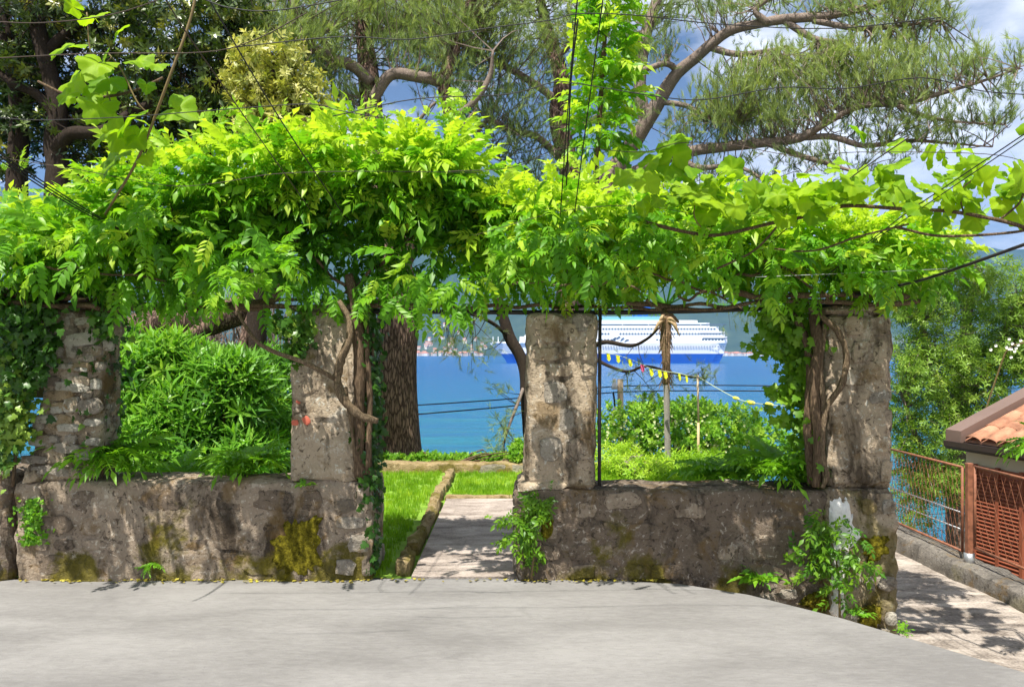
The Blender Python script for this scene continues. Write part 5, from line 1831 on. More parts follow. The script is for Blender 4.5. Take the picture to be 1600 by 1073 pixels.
climber('ivy', 'dark ivy down the opening side of the second pillar', 'ivy',
        [(580, 520, 5.5, 16, 60, .2, 240, .25), (582, 600, 5.5, 14, 70, .2, 260, .2), (580, 690, 5.5, 16, 70, .2, 260, .2), (578, 770, 5.45, 16, 60, .15, 220, .25), (583, 840, 5.45, 10, 60, .1, 120, .25), (470, 515, 5.33, 24, 24, .08, 130, .6), (465, 545, 5.33, 18, 20, .06, 70, .5), (440, 505, 5.4, 20, 20, .1, 60, .6)],
        M['ivy'], TP['ivy'], .055, .3, [[(576, 880, 5.42, .012), (580, 780, 5.42, .013), (578, 660, 5.42, .013), (584, 520, 5.42, .012)]], M['stem'], P(576, 880, 5.42), 1, (.8, -.7, .3))
gv = thing('gnarled_vine', 'gnarled bare vine trunk twisting up the second pillar', 'vine', P(560, 740, 5.33))
for s_, mt in (([(562, 745, 5.36, 0.045), (560, 680, 5.34, 0.044), (562, 600, 5.33, 0.041), (560, 530, 5.33, 0.041), (555, 470, 5.35, 0.038), (545, 430, 5.4, 0.030)], 'stem'),
           ([(590, 658, 5.22, 0.022), (565, 650, 5.18, 0.028), (540, 628, 5.18, 0.030), (528, 600, 5.2, 0.032), (530, 570, 5.22, 0.030), (545, 530, 5.24, 0.026), (546, 500, 5.27, 0.022), (530, 470, 5.3, 0.019)], 'stem_pale'),
           ([(524, 592, 5.2, 0.017), (480, 568, 5.12, 0.017), (430, 550, 5.05, 0.015), (400, 532, 5.0, 0.013), (378, 500, 5.0, 0.011), (365, 470, 5.05, 0.007)], 'stem_pale'),
           ([(540, 605, 5.2, 0.015), (548, 660, 5.26, 0.012), (556, 720, 5.32, 0.011)], 'stem_pale'),
           ([(575, 740, 5.34, 0.022), (578, 620, 5.34, 0.021), (572, 520, 5.36, 0.019), (580, 460, 5.4, 0.015)], 'stem')):
    pts = [P(a, b_, c) for a, b_, c, _ in s_]
    Buf().tube(pts, [r for *_, r in s_], 10, 6, .25, int(rng.integers(99))).build('stem', M[mt], gv, True)

vs = thing('climbing_vine', 'bundle of thick twisting vine stems on the end pillar', 'vine', P(1272, 745, 5.4))
for s_, mt in (([(1275, 760, 5.35, .03), (1278, 690, 5.34, .035), (1272, 600, 5.34, .04), (1278, 540, 5.35, .04), (1270, 490, 5.4, .035)], 'stem'),
               ([(1290, 750, 5.33, .02), (1284, 700, 5.32, .022), (1290, 640, 5.31, .022), (1315, 600, 5.29, .022), (1322, 555, 5.29, .022), (1310, 520, 5.3, .022), (1288, 498, 5.3, .02), (1265, 480, 5.35, .018)], 'stem_pale'),
               ([(1268, 755, 5.42, .03), (1262, 660, 5.42, .032), (1266, 580, 5.42, .03), (1255, 520, 5.44, .028), (1230, 480, 5.5, .02)], 'stem'),
               ([(1284, 720, 5.33, .015), (1292, 740, 5.3, .018), (1285, 762, 5.3, .014)], 'stem_pale'),
               ([(1280, 700, 5.36, .02), (1286, 640, 5.33, .02), (1282, 570, 5.33, .02), (1290, 500, 5.35, .02)], 'stem_pale')):
    pts = [P(a, b_, c) for a, b_, c, _ in s_]
    Buf().tube(pts, [r for *_, r in s_], 8, 6, .25, int(rng.integers(99))).build('stem', M[mt], vs, True)
climber('creeper', 'dark leafy creeper curtain on the sea side of the end pillar', 'creeper',
        [(1235, 520, 5.6, 40, 50, .2, 260, .3), (1250, 580, 5.6, 24, 60, .2, 240, .25), (1255, 660, 5.6, 16, 60, .2, 160, .25), (1215, 500, 5.6, 40, 24, .2, 120, .35), (1225, 610, 5.6, 24, 14, .15, 50, .5), (1215, 650, 5.6, 24, 14, .15, 30, .6), (1195, 545, 5.6, 24, 14, .15, 40, .5)],
        M['creeper'], TP['ivy'], .07, .3, [[(1262, 740, 5.62, .012), (1256, 620, 5.6, .012), (1240, 500, 5.6, .01)]], M['stem'], P(1262, 740, 5.62))

# creeper in front of the white patch: leaves are parts
cr_ = thing('creeper', 'fresh green creeper climbing in front of the white plaster patch', 'creeper', P(1310, 962, FRONT - .1))
for s_ in ([(1312, 965, 5.25, .009), (1310, 900, 5.26, .008), (1300, 850, 5.27, .006), (1280, 800, 5.28, .004)], [(1311, 920, 5.26, .006), (1335, 880, 5.26, .005), (1355, 880, 5.26, .003)], [(1309, 890, 5.26, .005), (1270, 860, 5.26, .004), (1252, 850, 5.26, .003)]):
    Buf().tube([P(a, b_, c) for a, b_, c, _ in s_], [r for *_, r in s_], 6, 4).build('stem', M['stem_green'], cr_, True)
pp = []
for (px, py, rx_, ry_, m_) in [(1285, 820, 26, 26, 34), (1275, 865, 26, 30, 40), (1296, 885, 22, 26, 18), (1328, 866, 22, 20, 10), (1350, 885, 20, 16, 16), (1310, 920, 20, 18, 12), (1330, 835, 20, 18, 8), (1240, 860, 14, 12, 8)]:
    for _ in range(m_):
        pp.append(P(px + rng.normal(0, rx_ * .5), py + rng.normal(0, ry_ * .5), 5.24 + rng.normal(0, .03)))
pp = np.array(pp)
leaf_parts('leaf', M['creeper'], 'creeper', pp, unit(rng.normal(0, .6, pp.shape) + [0, -.35, -.25]), unit(rng.normal(0, .35, pp.shape) + [0, -1, .7]), rng.uniform(.07, .13, len(pp)), cr_)
cm = thing('creeper', 'creeper sprouting on the wall corner right of the garden path', 'creeper', P(825, 880, FRONT - .03))
Buf().tube([P(a, b_, c) for a, b_, c in ((830, 905, 5.33), (835, 850, 5.33), (828, 800, 5.34), (838, 770, 5.35))], [.008, .007, .006, .004], 6, 4).build('stem', M['stem_green'], cm, True)
Buf().tube([P(a, b_, c) for a, b_, c in ((828, 810, 5.34), (805, 805, 5.35), (775, 812, 5.36))], [.005, .004, .003], 6, 4).build('stem', M['stem_green'], cm, True)
pp = []
for (px, py, rx_, ry_, m_) in [(840, 790, 20, 22, 40), (822, 820, 20, 30, 40), (795, 812, 20, 14, 16), (790, 845, 16, 12, 12), (830, 860, 16, 30, 20), (848, 800, 16, 20, 16)]:
    for _ in range(m_):
        pp.append(P(px + rng.normal(0, rx_ * .5), py + rng.normal(0, ry_ * .5), 5.31 + rng.normal(0, .03)))
pp = np.array(pp)
leaf_parts('leaf', M['creeper'], 'creeper', pp, unit(rng.normal(0, .6, pp.shape) + [0, -.3, -.3]), unit(rng.normal(0, .35, pp.shape) + [0, -1, .6]), rng.uniform(.06, .11, len(pp)), cm)

# ================================================================ THE PERGOLA CANOPY
def canopy(label, lobes, per, size, base, nparts, hang, shoots, stems, mat='wist', name='wisteria', cat='vine', mu=.5, front=()):
    th = thing(name, label, cat, base)
    PP, DD, UU, SS, TT = [], [], [], [], []
    for (px, py, Y, rx_, ry_, rd, *tm_) in lobes:
        c = P(px, py, Y)
        r = np.array([R2(rx_, Y), rd, R2(ry_, Y)])
        m_ = int(per * rx_ * ry_ / 8000 * (.72 if rd < .29 and name == 'wisteria' else 1))
        p, nn, k = in_lobe(c, r, m_, .45, 1.08, .25)
        d = nn * np.array([1, 1, .55]) + np.array([0, -.25, .1]) + rng.normal(0, .4, p.shape)
        PP.append(p)
        DD.append(unit(d))
        UU.append(unit(nn * .5 + np.array([0, -.25, 1.0]) + rng.normal(0, .3, p.shape)))
        SS.append(size * np.clip(rng.normal(.95, .25, m_), .45, 1.5))
        mu_ = tm_[0] if tm_ else mu
        TT.append(np.clip(mu_ + .06 + .34 * nn[:, 2] * (k > .8) + .30 * fbm(p * 2.6, 12, 3) + rng.normal(0, .16, m_), 0, 1))  # overhead light put into the tint: upward-facing outer leaves paler
    for (x0_, x1_, y0_, y1_, Y, m_) in front:      # loose sprays added over the terrace edge to dapple the walls
        ncl = max(3, m_ // 7)
        cc = np.array([P(rng.uniform(x0_, x1_), rng.uniform(y0_, y1_), Y + rng.normal(0, .1)) for _ in range(ncl)])
        p = cc[rng.integers(0, ncl, m_)] + rng.normal(0, .09, (m_, 3))
        PP.append(p)
        DD.append(unit(np.array([0, -.5, -.15]) + rng.normal(0, .5, p.shape)))
        UU.append(unit(np.array([0, -.5, 1.0]) + rng.normal(0, .3, p.shape)))
        SS.append(size * rng.uniform(.7, 1.15, m_))
        TT.append(np.clip(.55 + rng.normal(0, .2, m_), 0, 1))
    for (px, py, Y, m_) in hang:      # leaves hanging below the rail
        p = P(px, py, Y) + rng.normal(0, .5, (m_, 3)) * np.array([.16, .12, .09])
        PP.append(p)
        DD.append(unit(np.array([0, -.2, -.9]) + rng.normal(0, .35, p.shape)))
        UU.append(unit(np.array([0, -1, .4]) + rng.normal(0, .3, p.shape)))
        SS.append(size * rng.uniform(.65, 1.0, m_))
        TT.append(np.clip(.45 + rng.normal(0, .16, m_), 0, 1))
    for (px, py, Y, m_) in shoots:    # young shoots standing up
        p = P(px, py, Y) + np.stack([rng.normal(0, .03, m_), rng.normal(0, .03, m_), rng.uniform(-.2, .12, m_)], -1)
        PP.append(p)
        DD.append(unit(np.array([0, 0, .8]) + rng.normal(0, .5, p.shape)))
        UU.append(unit(np.array([0, -1, .3]) + rng.normal(0, .4, p.shape)))
        SS.append(size * rng.uniform(.5, .8, m_))
        TT.append(np.clip(.85 + rng.normal(0, .1, m_), 0, 1))
    p, d, u, s, tt = np.vstack(PP), np.vstack(DD), np.vstack(UU), np.concatenate(SS), np.concatenate(TT)
    order = np.argsort(p[:, 1] - .25 * rng.random(len(p)))     # nearest first
    big, rest = order[:nparts], order[nparts:]
    leaf_parts('leaf', M[mat], 'wist_fine', p[big], d[big], u[big], s[big], th)
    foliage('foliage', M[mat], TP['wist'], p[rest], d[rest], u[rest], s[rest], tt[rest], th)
    for s_, mt in stems:
        pts = [P(a, b_, c) for a, b_, c, _ in s_]
        Buf().tube(pts, [r for *_, r in s_], 7, 5, .2, int(rng.integers(99))).build('stem', M[mt], th, True)
    return th


def wavy(x0, x1, y0, y1, Y, r, seed, amp=6, n=12):
    q = np.random.default_rng(seed)
    amp, r = amp * .5, r * .8
    return [(x0 + (x1 - x0) * i / n, y0 + (y1 - y0) * i / n + q.normal(0, amp), Y + q.normal(0, .05), r * q.uniform(.8, 1.2)) for i in range(n + 1)]


canopy('lush wisteria canopy heaped over the two left pillars',  # last lobe value is tint; low lobes darkened to paint canopy shade
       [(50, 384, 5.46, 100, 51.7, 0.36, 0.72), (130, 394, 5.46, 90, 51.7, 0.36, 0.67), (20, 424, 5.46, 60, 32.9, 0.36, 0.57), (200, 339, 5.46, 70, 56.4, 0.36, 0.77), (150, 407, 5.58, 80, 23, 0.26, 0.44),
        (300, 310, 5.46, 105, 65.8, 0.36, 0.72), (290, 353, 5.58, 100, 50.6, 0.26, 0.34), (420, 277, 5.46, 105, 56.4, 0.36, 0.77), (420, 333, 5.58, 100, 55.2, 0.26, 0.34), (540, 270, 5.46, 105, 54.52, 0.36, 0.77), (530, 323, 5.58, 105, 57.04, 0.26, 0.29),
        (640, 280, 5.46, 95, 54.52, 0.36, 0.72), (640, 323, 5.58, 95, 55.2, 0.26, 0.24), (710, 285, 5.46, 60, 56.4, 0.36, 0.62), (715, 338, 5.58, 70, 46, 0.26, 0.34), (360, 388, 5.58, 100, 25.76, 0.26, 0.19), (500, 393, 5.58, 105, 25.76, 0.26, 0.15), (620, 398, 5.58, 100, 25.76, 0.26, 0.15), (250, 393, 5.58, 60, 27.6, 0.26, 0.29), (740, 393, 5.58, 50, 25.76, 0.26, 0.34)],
       400, .21, P(562, 740, 5.5), 300,
       [(235, 462, 5.25, 7), (275, 458, 5.25, 7), (520, 462, 5.3, 6), (640, 468, 5.2, 5), (695, 478, 5.15, 6), (325, 455, 5.25, 5), (215, 434, 5.22, 8), (255, 444, 5.22, 11), (300, 436, 5.27, 10), (345, 444, 5.27, 8), (410, 426, 5.32, 6), (500, 442, 5.32, 8), (560, 449, 5.37, 8), (640, 434, 5.17, 8), (690, 444, 5.12, 8), (715, 434, 5.12, 8), (760, 429, 5.22, 8), (170, 424, 5.32, 6), (600, 434, 5.32, 8), (460, 439, 5.37, 6)],
       [(724, 174, 5.40, 12), (318, 199, 5.40, 8), (340, 209, 5.50, 8), (500, 199, 5.50, 9), (570, 194, 5.50, 10), (645, 204, 5.50, 8), (690, 199, 5.50, 10), (440, 199, 5.60, 8), (250, 234, 5.50, 8), (380, 209, 5.50, 8), (30, 284, 5.50, 8), (610, 199, 5.60, 8)],
       [(wavy(-40, 190, 455, 478, 5.4, .03, 1, 5), 'stem'), (wavy(-40, 200, 470, 484, 5.32, .025, 2, 4), 'stem'), (wavy(-40, 160, 440, 470, 5.45, .022, 3, 5), 'stem_pale'), (wavy(0, 420, 475, 480, 5.5, .025, 4, 4), 'stem'), (wavy(180, 700, 482, 478, 5.45, .024, 5, 4), 'stem'),
        (wavy(150, 600, 476, 470, 5.55, .02, 6, 5), 'stem_pale'), (wavy(-20, 260, 405, 440, 5.2, .010, 7, 6), 'stem'), (wavy(120, 260, 470, 440, 5.3, .009, 8, 5), 'stem_pale'), (wavy(540, 690, 460, 330, 5.4, .016, 9, 8), 'stem'), (wavy(540, 380, 450, 300, 5.4, .016, 10, 8), 'stem'), (wavy(300, 250, 450, 260, 5.4, .010, 11, 8), 'stem')], front=[(-60, 240, 350, 425, 4.75, 105), (240, 640, 390, 430, 4.85, 70)])
canopy('yellow-green wisteria canopy over the middle and end pillars',  # low lobes again carry the canopy's shade in their tint
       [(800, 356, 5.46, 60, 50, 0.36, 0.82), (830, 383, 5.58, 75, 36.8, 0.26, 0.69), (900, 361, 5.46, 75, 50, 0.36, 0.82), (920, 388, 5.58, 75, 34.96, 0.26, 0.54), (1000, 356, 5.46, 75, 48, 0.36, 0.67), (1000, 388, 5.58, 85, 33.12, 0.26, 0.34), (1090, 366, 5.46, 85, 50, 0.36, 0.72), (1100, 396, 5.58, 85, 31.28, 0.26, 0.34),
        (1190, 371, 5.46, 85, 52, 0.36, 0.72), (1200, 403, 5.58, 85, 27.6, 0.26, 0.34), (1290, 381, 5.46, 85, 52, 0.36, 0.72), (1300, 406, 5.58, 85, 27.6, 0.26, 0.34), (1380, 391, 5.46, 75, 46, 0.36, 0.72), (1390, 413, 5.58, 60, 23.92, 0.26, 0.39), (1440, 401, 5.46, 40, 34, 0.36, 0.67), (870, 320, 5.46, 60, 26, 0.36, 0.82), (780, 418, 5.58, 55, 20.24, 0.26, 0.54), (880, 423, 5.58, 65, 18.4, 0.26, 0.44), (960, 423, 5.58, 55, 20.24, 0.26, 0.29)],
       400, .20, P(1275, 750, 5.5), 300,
       [(830, 439, 5.42, 6), (870, 444, 5.47, 7), (930, 449, 5.42, 9), (960, 442, 5.42, 6), (1200, 444, 5.32, 8), (1260, 449, 5.37, 8), (1350, 449, 5.37, 8), (1400, 444, 5.37, 8), (1110, 434, 5.32, 5), (1430, 429, 5.42, 7), (1220, 459, 5.52, 8)],
       [(860, 284, 5.60, 8), (910, 279, 5.60, 8), (800, 294, 5.60, 6), (1040, 304, 5.50, 6), (1440, 354, 5.50, 6)],
       [(wavy(700, 1130, 478, 482, 5.45, .016, 21, 4), 'stem'), (wavy(980, 1440, 478, 470, 5.4, .022, 22, 5), 'stem_pale'), (wavy(1130, 1420, 462, 462, 5.3, .026, 23, 4), 'stem'), (wavy(800, 1000, 440, 450, 5.2, .010, 24, 6), 'stem_pale'), (wavy(960, 1160, 400, 480, 5.2, .010, 25, 6), 'stem'), (wavy(1060, 1250, 470, 400, 5.2, .012, 26, 7), 'stem'), (wavy(1300, 1100, 470, 350, 5.3, .012, 27, 7), 'stem_pale'), (wavy(1010, 1060, 470, 500, 5.3, .014, 28, 3, 6), 'stem_pale')], mu=.6, front=[(770, 1200, 340, 415, 4.76, 160), (1200, 1400, 380, 430, 4.85, 50)])

# climbing plant on a bare stem behind the middle pillar
canopy('tall narrow column of light green leaves climbing above the middle pillar',
       [(950, 20, 6.6, 22, 48, .22, .62), (945, 90, 6.6, 30, 52, .25, .58), (940, 160, 6.6, 31, 52, .25, .52), (935, 215, 6.6, 24, 38, .22, .45), (955, -40, 6.6, 18, 50, .2, .6)],
       520, .21, P(930, 330, 6.6), 60, [], [(985, 20, 6.6, 4)],
       [([(928, 420, 6.6, .035), (930, 300, 6.6, .03), (938, 160, 6.6, .024), (948, 20, 6.6, .016), (955, -80, 6.6, .008)], 'stem')], name='climbing_vine')

# grapevines: every leaf a part
def grape(label, leaves, stems, base, size):
    th = thing('grapevine', label, 'vine', base)
    pos, d, u, s = [], [], [], []
    for (px, py, Y, sc, dx, dz, ux) in leaves:
        pos.append(P(px, py, Y))
        d.append((dx + rng.normal(0, .15), -.35 + rng.normal(0, .25), dz + rng.normal(0, .15)))
        u.append((ux + rng.normal(0, .25), -.75, .75 + rng.normal(0, .25)))
        s.append(R2(sc, Y))
    leaf_parts('leaf', M['grape'], 'grape', np.array(pos), unit(d), unit(u), np.array(s), th)
    for s_, r_ in stems:
        Buf().tube([P(a, b_, c) for a, b_, c in s_], r_, 6, 5, .15, 3).build('stem', M['stem'] if r_ > .005 else M['stem_green'], th, True)


gl = [(122, 68, 62, -.3, -.6), (150, 30, 50, .6, .1), (128, 22, 40, -.6, .4), (165, 90, 60, .1, -.8), (125, 108, 66, -.2, -.8), (150, 128, 60, .2, -.9), (185, 112, 62, .1, -.9), (205, 92, 50, .7, -.3), (238, 98, 40, .8, -.2), (168, 150, 60, -.2, -.9), (135, 158, 30, -.1, -.9),
      (230, 125, 30, .1, -.9), (222, 175, 66, -.3, -.7), (255, 165, 68, .9, -.1), (200, 190, 60, -.3, -.8), (178, 205, 56, -.2, -.9), (190, 235, 56, -.2, -.9), (175, 250, 44, -.4, -.8), (225, 235, 36, .3, -.8), (160, 115, 46, .3, .5), (180, 60, 40, .5, .4), (210, 205, 44, .4, -.7), (115, 140, 40, -.5, -.6)]
grape('young grapevine hanging with large lobed leaves at the upper left',
      [(a, b_, 4.4 + rng.normal(0, .08), s_, dx, dz, rng.normal(0, .4)) for a, b_, s_, dx, dz in gl],
      [([(136, 20, 4.4), (140, 70, 4.4), (150, 110, 4.4), (175, 90, 4.4)], .004), ([(60, 128, 4.44), (110, 150, 4.42), (160, 152, 4.42), (210, 142, 4.44), (255, 122, 4.5)], .008), ([(168, 82, 4.42), (190, 110, 4.4), (215, 160, 4.4), (235, 180, 4.42)], .005), ([(178, 172, 4.4), (188, 205, 4.4), (185, 230, 4.4)], .004), ([(150, 110, 4.4), (170, 150, 4.4), (180, 190, 4.4)], .004)],
      P(160, 150, 4.44), .2)
gr = []
for _ in range(150):
    px = rng.uniform(985, 1600)
    yb = np.interp(px, [985, 1100, 1200, 1310, 1400, 1500, 1600], [318, 325, 335, 315, 318, 315, 330])
    up_ = rng.random() ** 1.2
    py = yb - up_ * np.interp(px, [985, 1050, 1150, 1250, 1350, 1450, 1600], [70, 80, 40, 50, 75, 60, 70]) + rng.normal(0, 6)
    gr.append((px, py, 4.5 + rng.normal(0, .15), rng.uniform(28, 54), rng.normal(0, .6), rng.uniform(-.8, .5), rng.normal(0, .5)))
gr += [(1015, 235, 4.4, 44, -.8, -.3, 0), (1050, 220, 4.4, 36, .6, .1, 0), (1345, 216, 4.3, 40, -.5, .1, 0), (1385, 230, 4.3, 38, .6, -.1, 0), (1490, 235, 4.3, 36, .8, .2, 0), (1590, 250, 3.9, 60, .3, -.7, 0), (1595, 215, 3.9, 50, .3, .6, 0), (1045, 265, 4.4, 60, .2, .8, 0), (1120, 270, 4.4, 34, .8, .3, 0)]
grape('grapevine trained along the wires to the right with large leaves', gr,
      [([(1640, 375, 4.3), (1590, 352, 4.3), (1540, 340, 4.35), (1480, 330, 4.4), (1400, 326, 4.45), (1320, 322, 4.45), (1260, 338, 4.5), (1200, 350, 4.5), (1150, 362, 4.55), (1110, 368, 4.6), (1060, 360, 4.6), (1000, 345, 4.6)], .011),
       ([(1640, 350, 4.3), (1590, 362, 4.3), (1520, 368, 4.35), (1460, 368, 4.4), (1400, 355, 4.45)], .008), ([(1230, 335, 4.5), (1180, 390, 4.6), (1120, 420, 4.7)], .007), ([(1420, 350, 4.4), (1340, 370, 4.5), (1270, 392, 4.6), (1200, 388, 4.7)], .006),
       ([(1400, 326, 4.45), (1380, 290, 4.4), (1370, 265, 4.4)], .004), ([(1505, 333, 4.4), (1500, 300, 4.4), (1520, 280, 4.4)], .005), ([(1110, 368, 4.6), (1085, 340, 4.5), (1090, 300, 4.5)], .004), ([(1260, 338, 4.5), (1250, 310, 4.5)], .004), ([(1560, 345, 4.35), (1590, 320, 4.3), (1600, 300, 4.3)], .006)],
      P(1600, 355, 4.3), .2)

# unseen vine foliage, added above the frame to dapple the wall
shade_vine = thing('grapevine', 'unseen grapevine added above the terrace edge to dapple the wall', 'vine', (-1.5, 3.83, 3.8))
cx_ = np.concatenate([rng.normal(-3.3, .5, 6), rng.normal(.35, .65, 8), rng.uniform(-5, 1.9, 3)])
cy_ = rng.uniform(3.70, 4.05, len(cx_))
pos_ = np.vstack([np.array([x_, y_, 3.8]) + rng.normal(0, 1, (7, 3)) * [.10, .06, .05] for x_, y_ in zip(cx_, cy_)])
n = len(pos_)
foliage('foliage', M['grape'], TP['grape'], pos_, unit(rng.normal(0, 1, (n, 3)) * [1, 1, .3]), unit(rng.normal(0, .3, (n, 3)) + [0, 0, 1]), rng.uniform(.09, .17, n), rng.random(n), shade_vine)
for y_ in (3.72, 3.87, 4.0):
    Buf().tube([(x_, y_ + .03 * math.sin(x_ * 3 + y_ * 9), 3.83 + .03 * math.cos(x_ * 2.3)) for x_ in np.linspace(-6, 3, 24)], .007, 6, 2).build('stem', M['stem'], shade_vine, True)

# ================================================================ RAILS AND WIRES
rl = thing('steel_rail', 'dark steel pipe laid across the pillar tops', 'rail', (1.2, 5.5, 1.99))
Buf().tube([P(560, 486, 5.5), P(690, 487, 5.5), P(1000, 488, 5.5), P(1300, 478, 5.5), P(1440, 472, 5.5)], .018, 8, 3).build('pipe', M['pipe'], rl, True)
b = Buf()
for px in (850, 1320):
    c = P(px, 488, 5.5)
    b.box(c[0] - .03, c[0] + .03, 5.45, 5.55, c[2] - .05, c[2] + .02)
b.build('bracket', M['pipe'], rl)


def wire(label, pts, r=.003, mat='wire', n=5, group=None, name='wire', cat='wire', Yd=None):
    q = [P(*p) for p in pts]
    V, Fc = tube(q, r, 5, n)
    o = Buf().add(V, Fc).build(name, M[mat], None, True)
    tag(o, label, cat, group)
    return o


wire('long black overhead wire running from top centre-left down to the left canopy', [(300, -50, 3.5), (330, 5, 3.6), (440, 190, 4.2), (548, 352, 5.25)], .004)
wire('thinner dark wire left of the long black overhead wire', [(232, -80, 3.5), (262, 5, 3.7), (370, 165, 4.3), (490, 335, 5.2)], .0035, 'wire_rusty')
wire('left one of two black wires above the middle pillar', [(908, -60, 3.5), (902, 0, 3.6), (885, 200, 4.2), (868, 450, 5.35)], .0036)
wire('right one of two black wires above the middle pillar', [(948, -60, 3.5), (942, 0, 3.6), (915, 200, 4.2), (882, 455, 5.35)], .0036)
wire('short twisted wire alongside the pair above the middle pillar', [(903, 30, 3.7), (892, 130, 4.0), (885, 290, 4.6)], .0045)
for k, (dy, lb) in enumerate(((0, 'upper'), (8, 'middle'), (16, 'lower'))):
    wire('%s black wire of the bundle sloping in at the left edge' % lb, [(-60, 205 + dy, 3.7), (0, 240 + dy * .7, 3.9), (120, 318 + dy * .5, 4.5), (215, 374, 5.2)], .0042)
wire('thick dark cable rising from the end pillar to the right edge', [(1330, 462, 5.35), (1430, 440, 4.8), (1510, 414, 4.3), (1620, 375, 3.9)], .010, 'pipe')
wire('black wire crossing the right grapevine down to the wisteria', [(1640, 180, 3.4), (1600, 210, 3.6), (1480, 290, 4.2), (1400, 345, 4.6), (1280, 440, 5.2)], .0035)
wire('second black wire just under the one crossing the right grapevine', [(1640, 190, 3.4), (1560, 244, 3.7), (1440, 325, 4.3), (1330, 400, 5.0)], .003)
wire('dark wire slanting through grape leaves near the centre right', [(1420, 215, 4.0), (1340, 270, 4.4), (1250, 340, 4.9), (1180, 400, 5.3)], .004, 'wire_rusty')
wire('thin wire across the top left corner', [(-20, 34, 3.0), (70, 36, 3.0), (180, 22, 3.0), (290, -15, 3.0)], .0022, 'wire_rusty')
wire('thin wire behind the hanging grape leaves at upper left', [(-20, 92, 3.4), (150, 84, 3.4), (320, 82, 3.4), (400, 62, 3.4), (480, 20, 3.4)], .0025, 'wire_rusty')
wire('thin wire below the hanging grape leaves at upper left', [(-20, 182, 3.8), (60, 188, 3.8), (200, 183, 3.8), (330, 173, 3.8), (480, 163, 3.8), (530, 173, 3.8), (600, 185, 3.8)], .0025, 'wire')
wire('thin wire in the pine needles near the top left of centre', [(320, 0, 3.2), (360, 13, 3.2), (430, 17, 3.2), (560, -4, 3.2)], .0025)
wire('wavy wire through the pines across the upper middle', [(370, 74, 3.4), (530, 58, 3.4), (640, 62, 3.4), (760, 45, 3.4), (860, 32, 3.4), (905, 22, 3.4), (1000, 25, 3.4), (1120, 38, 3.4), (1300, 45, 3.4), (1470, 28, 3.4)], .0025)
wire('wavy dark wire crossing the right pine from the wire pair', [(520, 182, 3.8), (650, 155, 3.8), (790, 148, 3.8), (860, 130, 3.8), (895, 130, 3.8), (1040, 153, 3.8), (1110, 155, 3.8), (1220, 137, 3.8), (1320, 139, 3.8), (1440, 122, 3.8), (1530, 142, 3.8), (1610, 149, 3.8)], .0028)
wire('thin wire above the right grapevine leaves', [(700, 268, 4.2), (800, 262, 4.2), (880, 232, 4.2), (1000, 238, 4.2), (1060, 224, 4.2), (1140, 226, 4.2), (1250, 245, 4.2), (1340, 238, 4.2), (1540, 241, 4.2), (1620, 258, 4.2)], .0022, 'wire_rusty')
wire('thin wire sagging across the left canopy top', [(-10, 245, 4.4), (120, 265, 4.4), (260, 290, 4.4), (340, 286, 4.4), (430, 272, 4.4), (560, 268, 4.4), (750, 270, 4.4)], .0022, 'wire_rusty')
wire('pale thin wire stretched over the right canopy above the end pillar', [(1180, 433, 5.0), (1300, 428, 4.9), (1480, 420, 4.8)], .002, 'galv')
wire('thin wire lying on the canopy over the middle pillar', [(740, 368, 4.7), (880, 330, 4.6), (1000, 322, 4.6), (1110, 340, 4.6)], .002, 'wire_rusty')
wire('olive brown vine shoot curving down from the top left', [(312, -40, 4.2), (298, 30, 4.2), (262, 130, 4.2), (238, 195, 4.3), (210, 260, 4.4), (165, 335, 4.7)], .0085, 'stem_green', 6, None, 'vine_shoot', 'vine')

# ================================================================ POLES, CABLES, BUNTING
up = thing('utility_pole', 'wooden pole with white insulators before the sea', 'pole', P(970, 760, 16))
Buf().tube([P(971, 800, 16), P(970, 700, 16), P(969, 592, 16)], [.075, .07, .066], 10, 3).build('pole', M['wood'], up, True)
for py in (600, 645):
    c = P(960, py, 15.95)
    V, Fc = tube([c + [0, 0, -.11], c + [0, 0, -.02], c + [0, 0, .06], c + [0, 0, .12]], [.075, .06, .04, .045], 10)
    Buf().add(V, Fc).build('insulator', M['porcelain'], up, True)
Buf().tube([P(958, 612, 15.95), P(960, 626, 15.95), P(961, 640, 15.95)], .02, 6).build('drop_cable', M['wire'], up, True)
wire('upper power line across the water', [(200, 665, 13), (590, 637, 14), (820, 621, 15), (970, 603, 16), (1255, 603, 16), (1395, 607, 15), (1640, 585, 14)], .012, 'wire', 4, None, 'power_cable', 'cable')
wire('lower power line across the water', [(200, 682, 13), (590, 652, 14), (820, 632, 15), (970, 612, 16), (1255, 611, 16), (1395, 613, 15), (1640, 595, 14)], .013, 'wire', 4, None, 'power_cable', 'cable')
mp_ = thing('metal_pole', 'thin rusty metal pole holding the rope beside the palm', 'pole', P(1091, 740, 10))
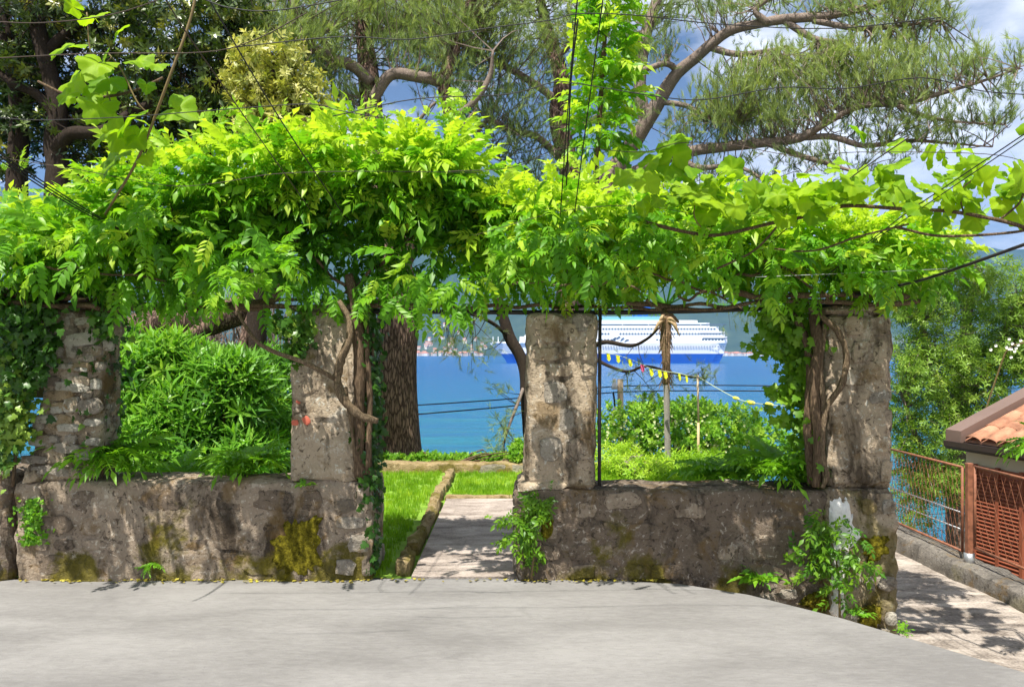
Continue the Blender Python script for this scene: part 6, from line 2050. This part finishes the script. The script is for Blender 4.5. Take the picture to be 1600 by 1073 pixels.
Buf().tube([P(1091, 750, 10), P(1091, 660, 10)], .017, 8).build('lower_pole', plain_mat('yellow_rust', (0.46, 0.36, 0.20), .7), mp_, True)
Buf().tube([P(1091, 661, 10), P(1090, 586, 10)], .014, 8).build('upper_pole', M['wood'], mp_, True)
bt = thing('bunting', 'string of small yellow and pink flags near the palm', 'bunting', P(1089, 588, 10))
fl = [(950, 552), (965, 555), (984, 561), (1003, 569), (1017, 576), (1030, 578), (1039, 580), (1061, 583), (1072, 586)]
Buf().tube([P(940, 548, 9.7)] + [P(a, b_, 9.75) for a, b_ in fl] + [P(1090, 588, 10)], .004, 5, 3).build('string', M['rope'], bt, True)
for k, (a, b_) in enumerate(fl):
    w_ = (2.7 if k < 7 else 1.7)
    c = [P(a - w_, b_, 9.75), P(a + w_, b_ + 1, 9.74), P(a + w_ + 1.5, b_ + 9, 9.70), P(a + 1.5, b_ + 12.5, 9.72), P(a - w_ + 1, b_ + 9, 9.77)]
    c2 = [p + np.array([.002, .006, 0]) for p in c]
    Buf().add(c + c2, [(0, 1, 2, 3, 4), (9, 8, 7, 6, 5)] + [(i, i + 5, (i + 1) % 5 + 5, (i + 1) % 5) for i in range(5)]).build('flag', M['flag_p'] if k == 3 else M['flag_y'], bt)
rp_ = thing('float_rope', 'pale rope with yellow floats hanging right of the metal pole', 'rope', P(1090, 588, 10))
rpts = [P(1090, 588, 10), P(1120, 606, 9.5), P(1150, 622, 9), P(1174, 629, 8.6), P(1202, 632, 8.1), P(1226, 634, 7.6), P(1262, 628, 6.8)]
Buf().tube(rpts, .005, 5, 4).build('rope', M['rope'], rp_, True)
for (a, b_, Y, s_) in ((1150, 622, 9, .03), (1174, 629, 8.6, .035), (1202, 632, 8.1, .035)):
    c = P(a, b_, Y)
    e = np.array([s_ * 1.2, -.02, -s_ * .3])
    V, Fc = tube([c - e, c - e * .7, c, c + e * .7, c + e], [.006, s_ * .6, s_ * .75, s_ * .55, .005], 10)
    Buf().add(V, Fc).build('float', M['float_y'], rp_, True)
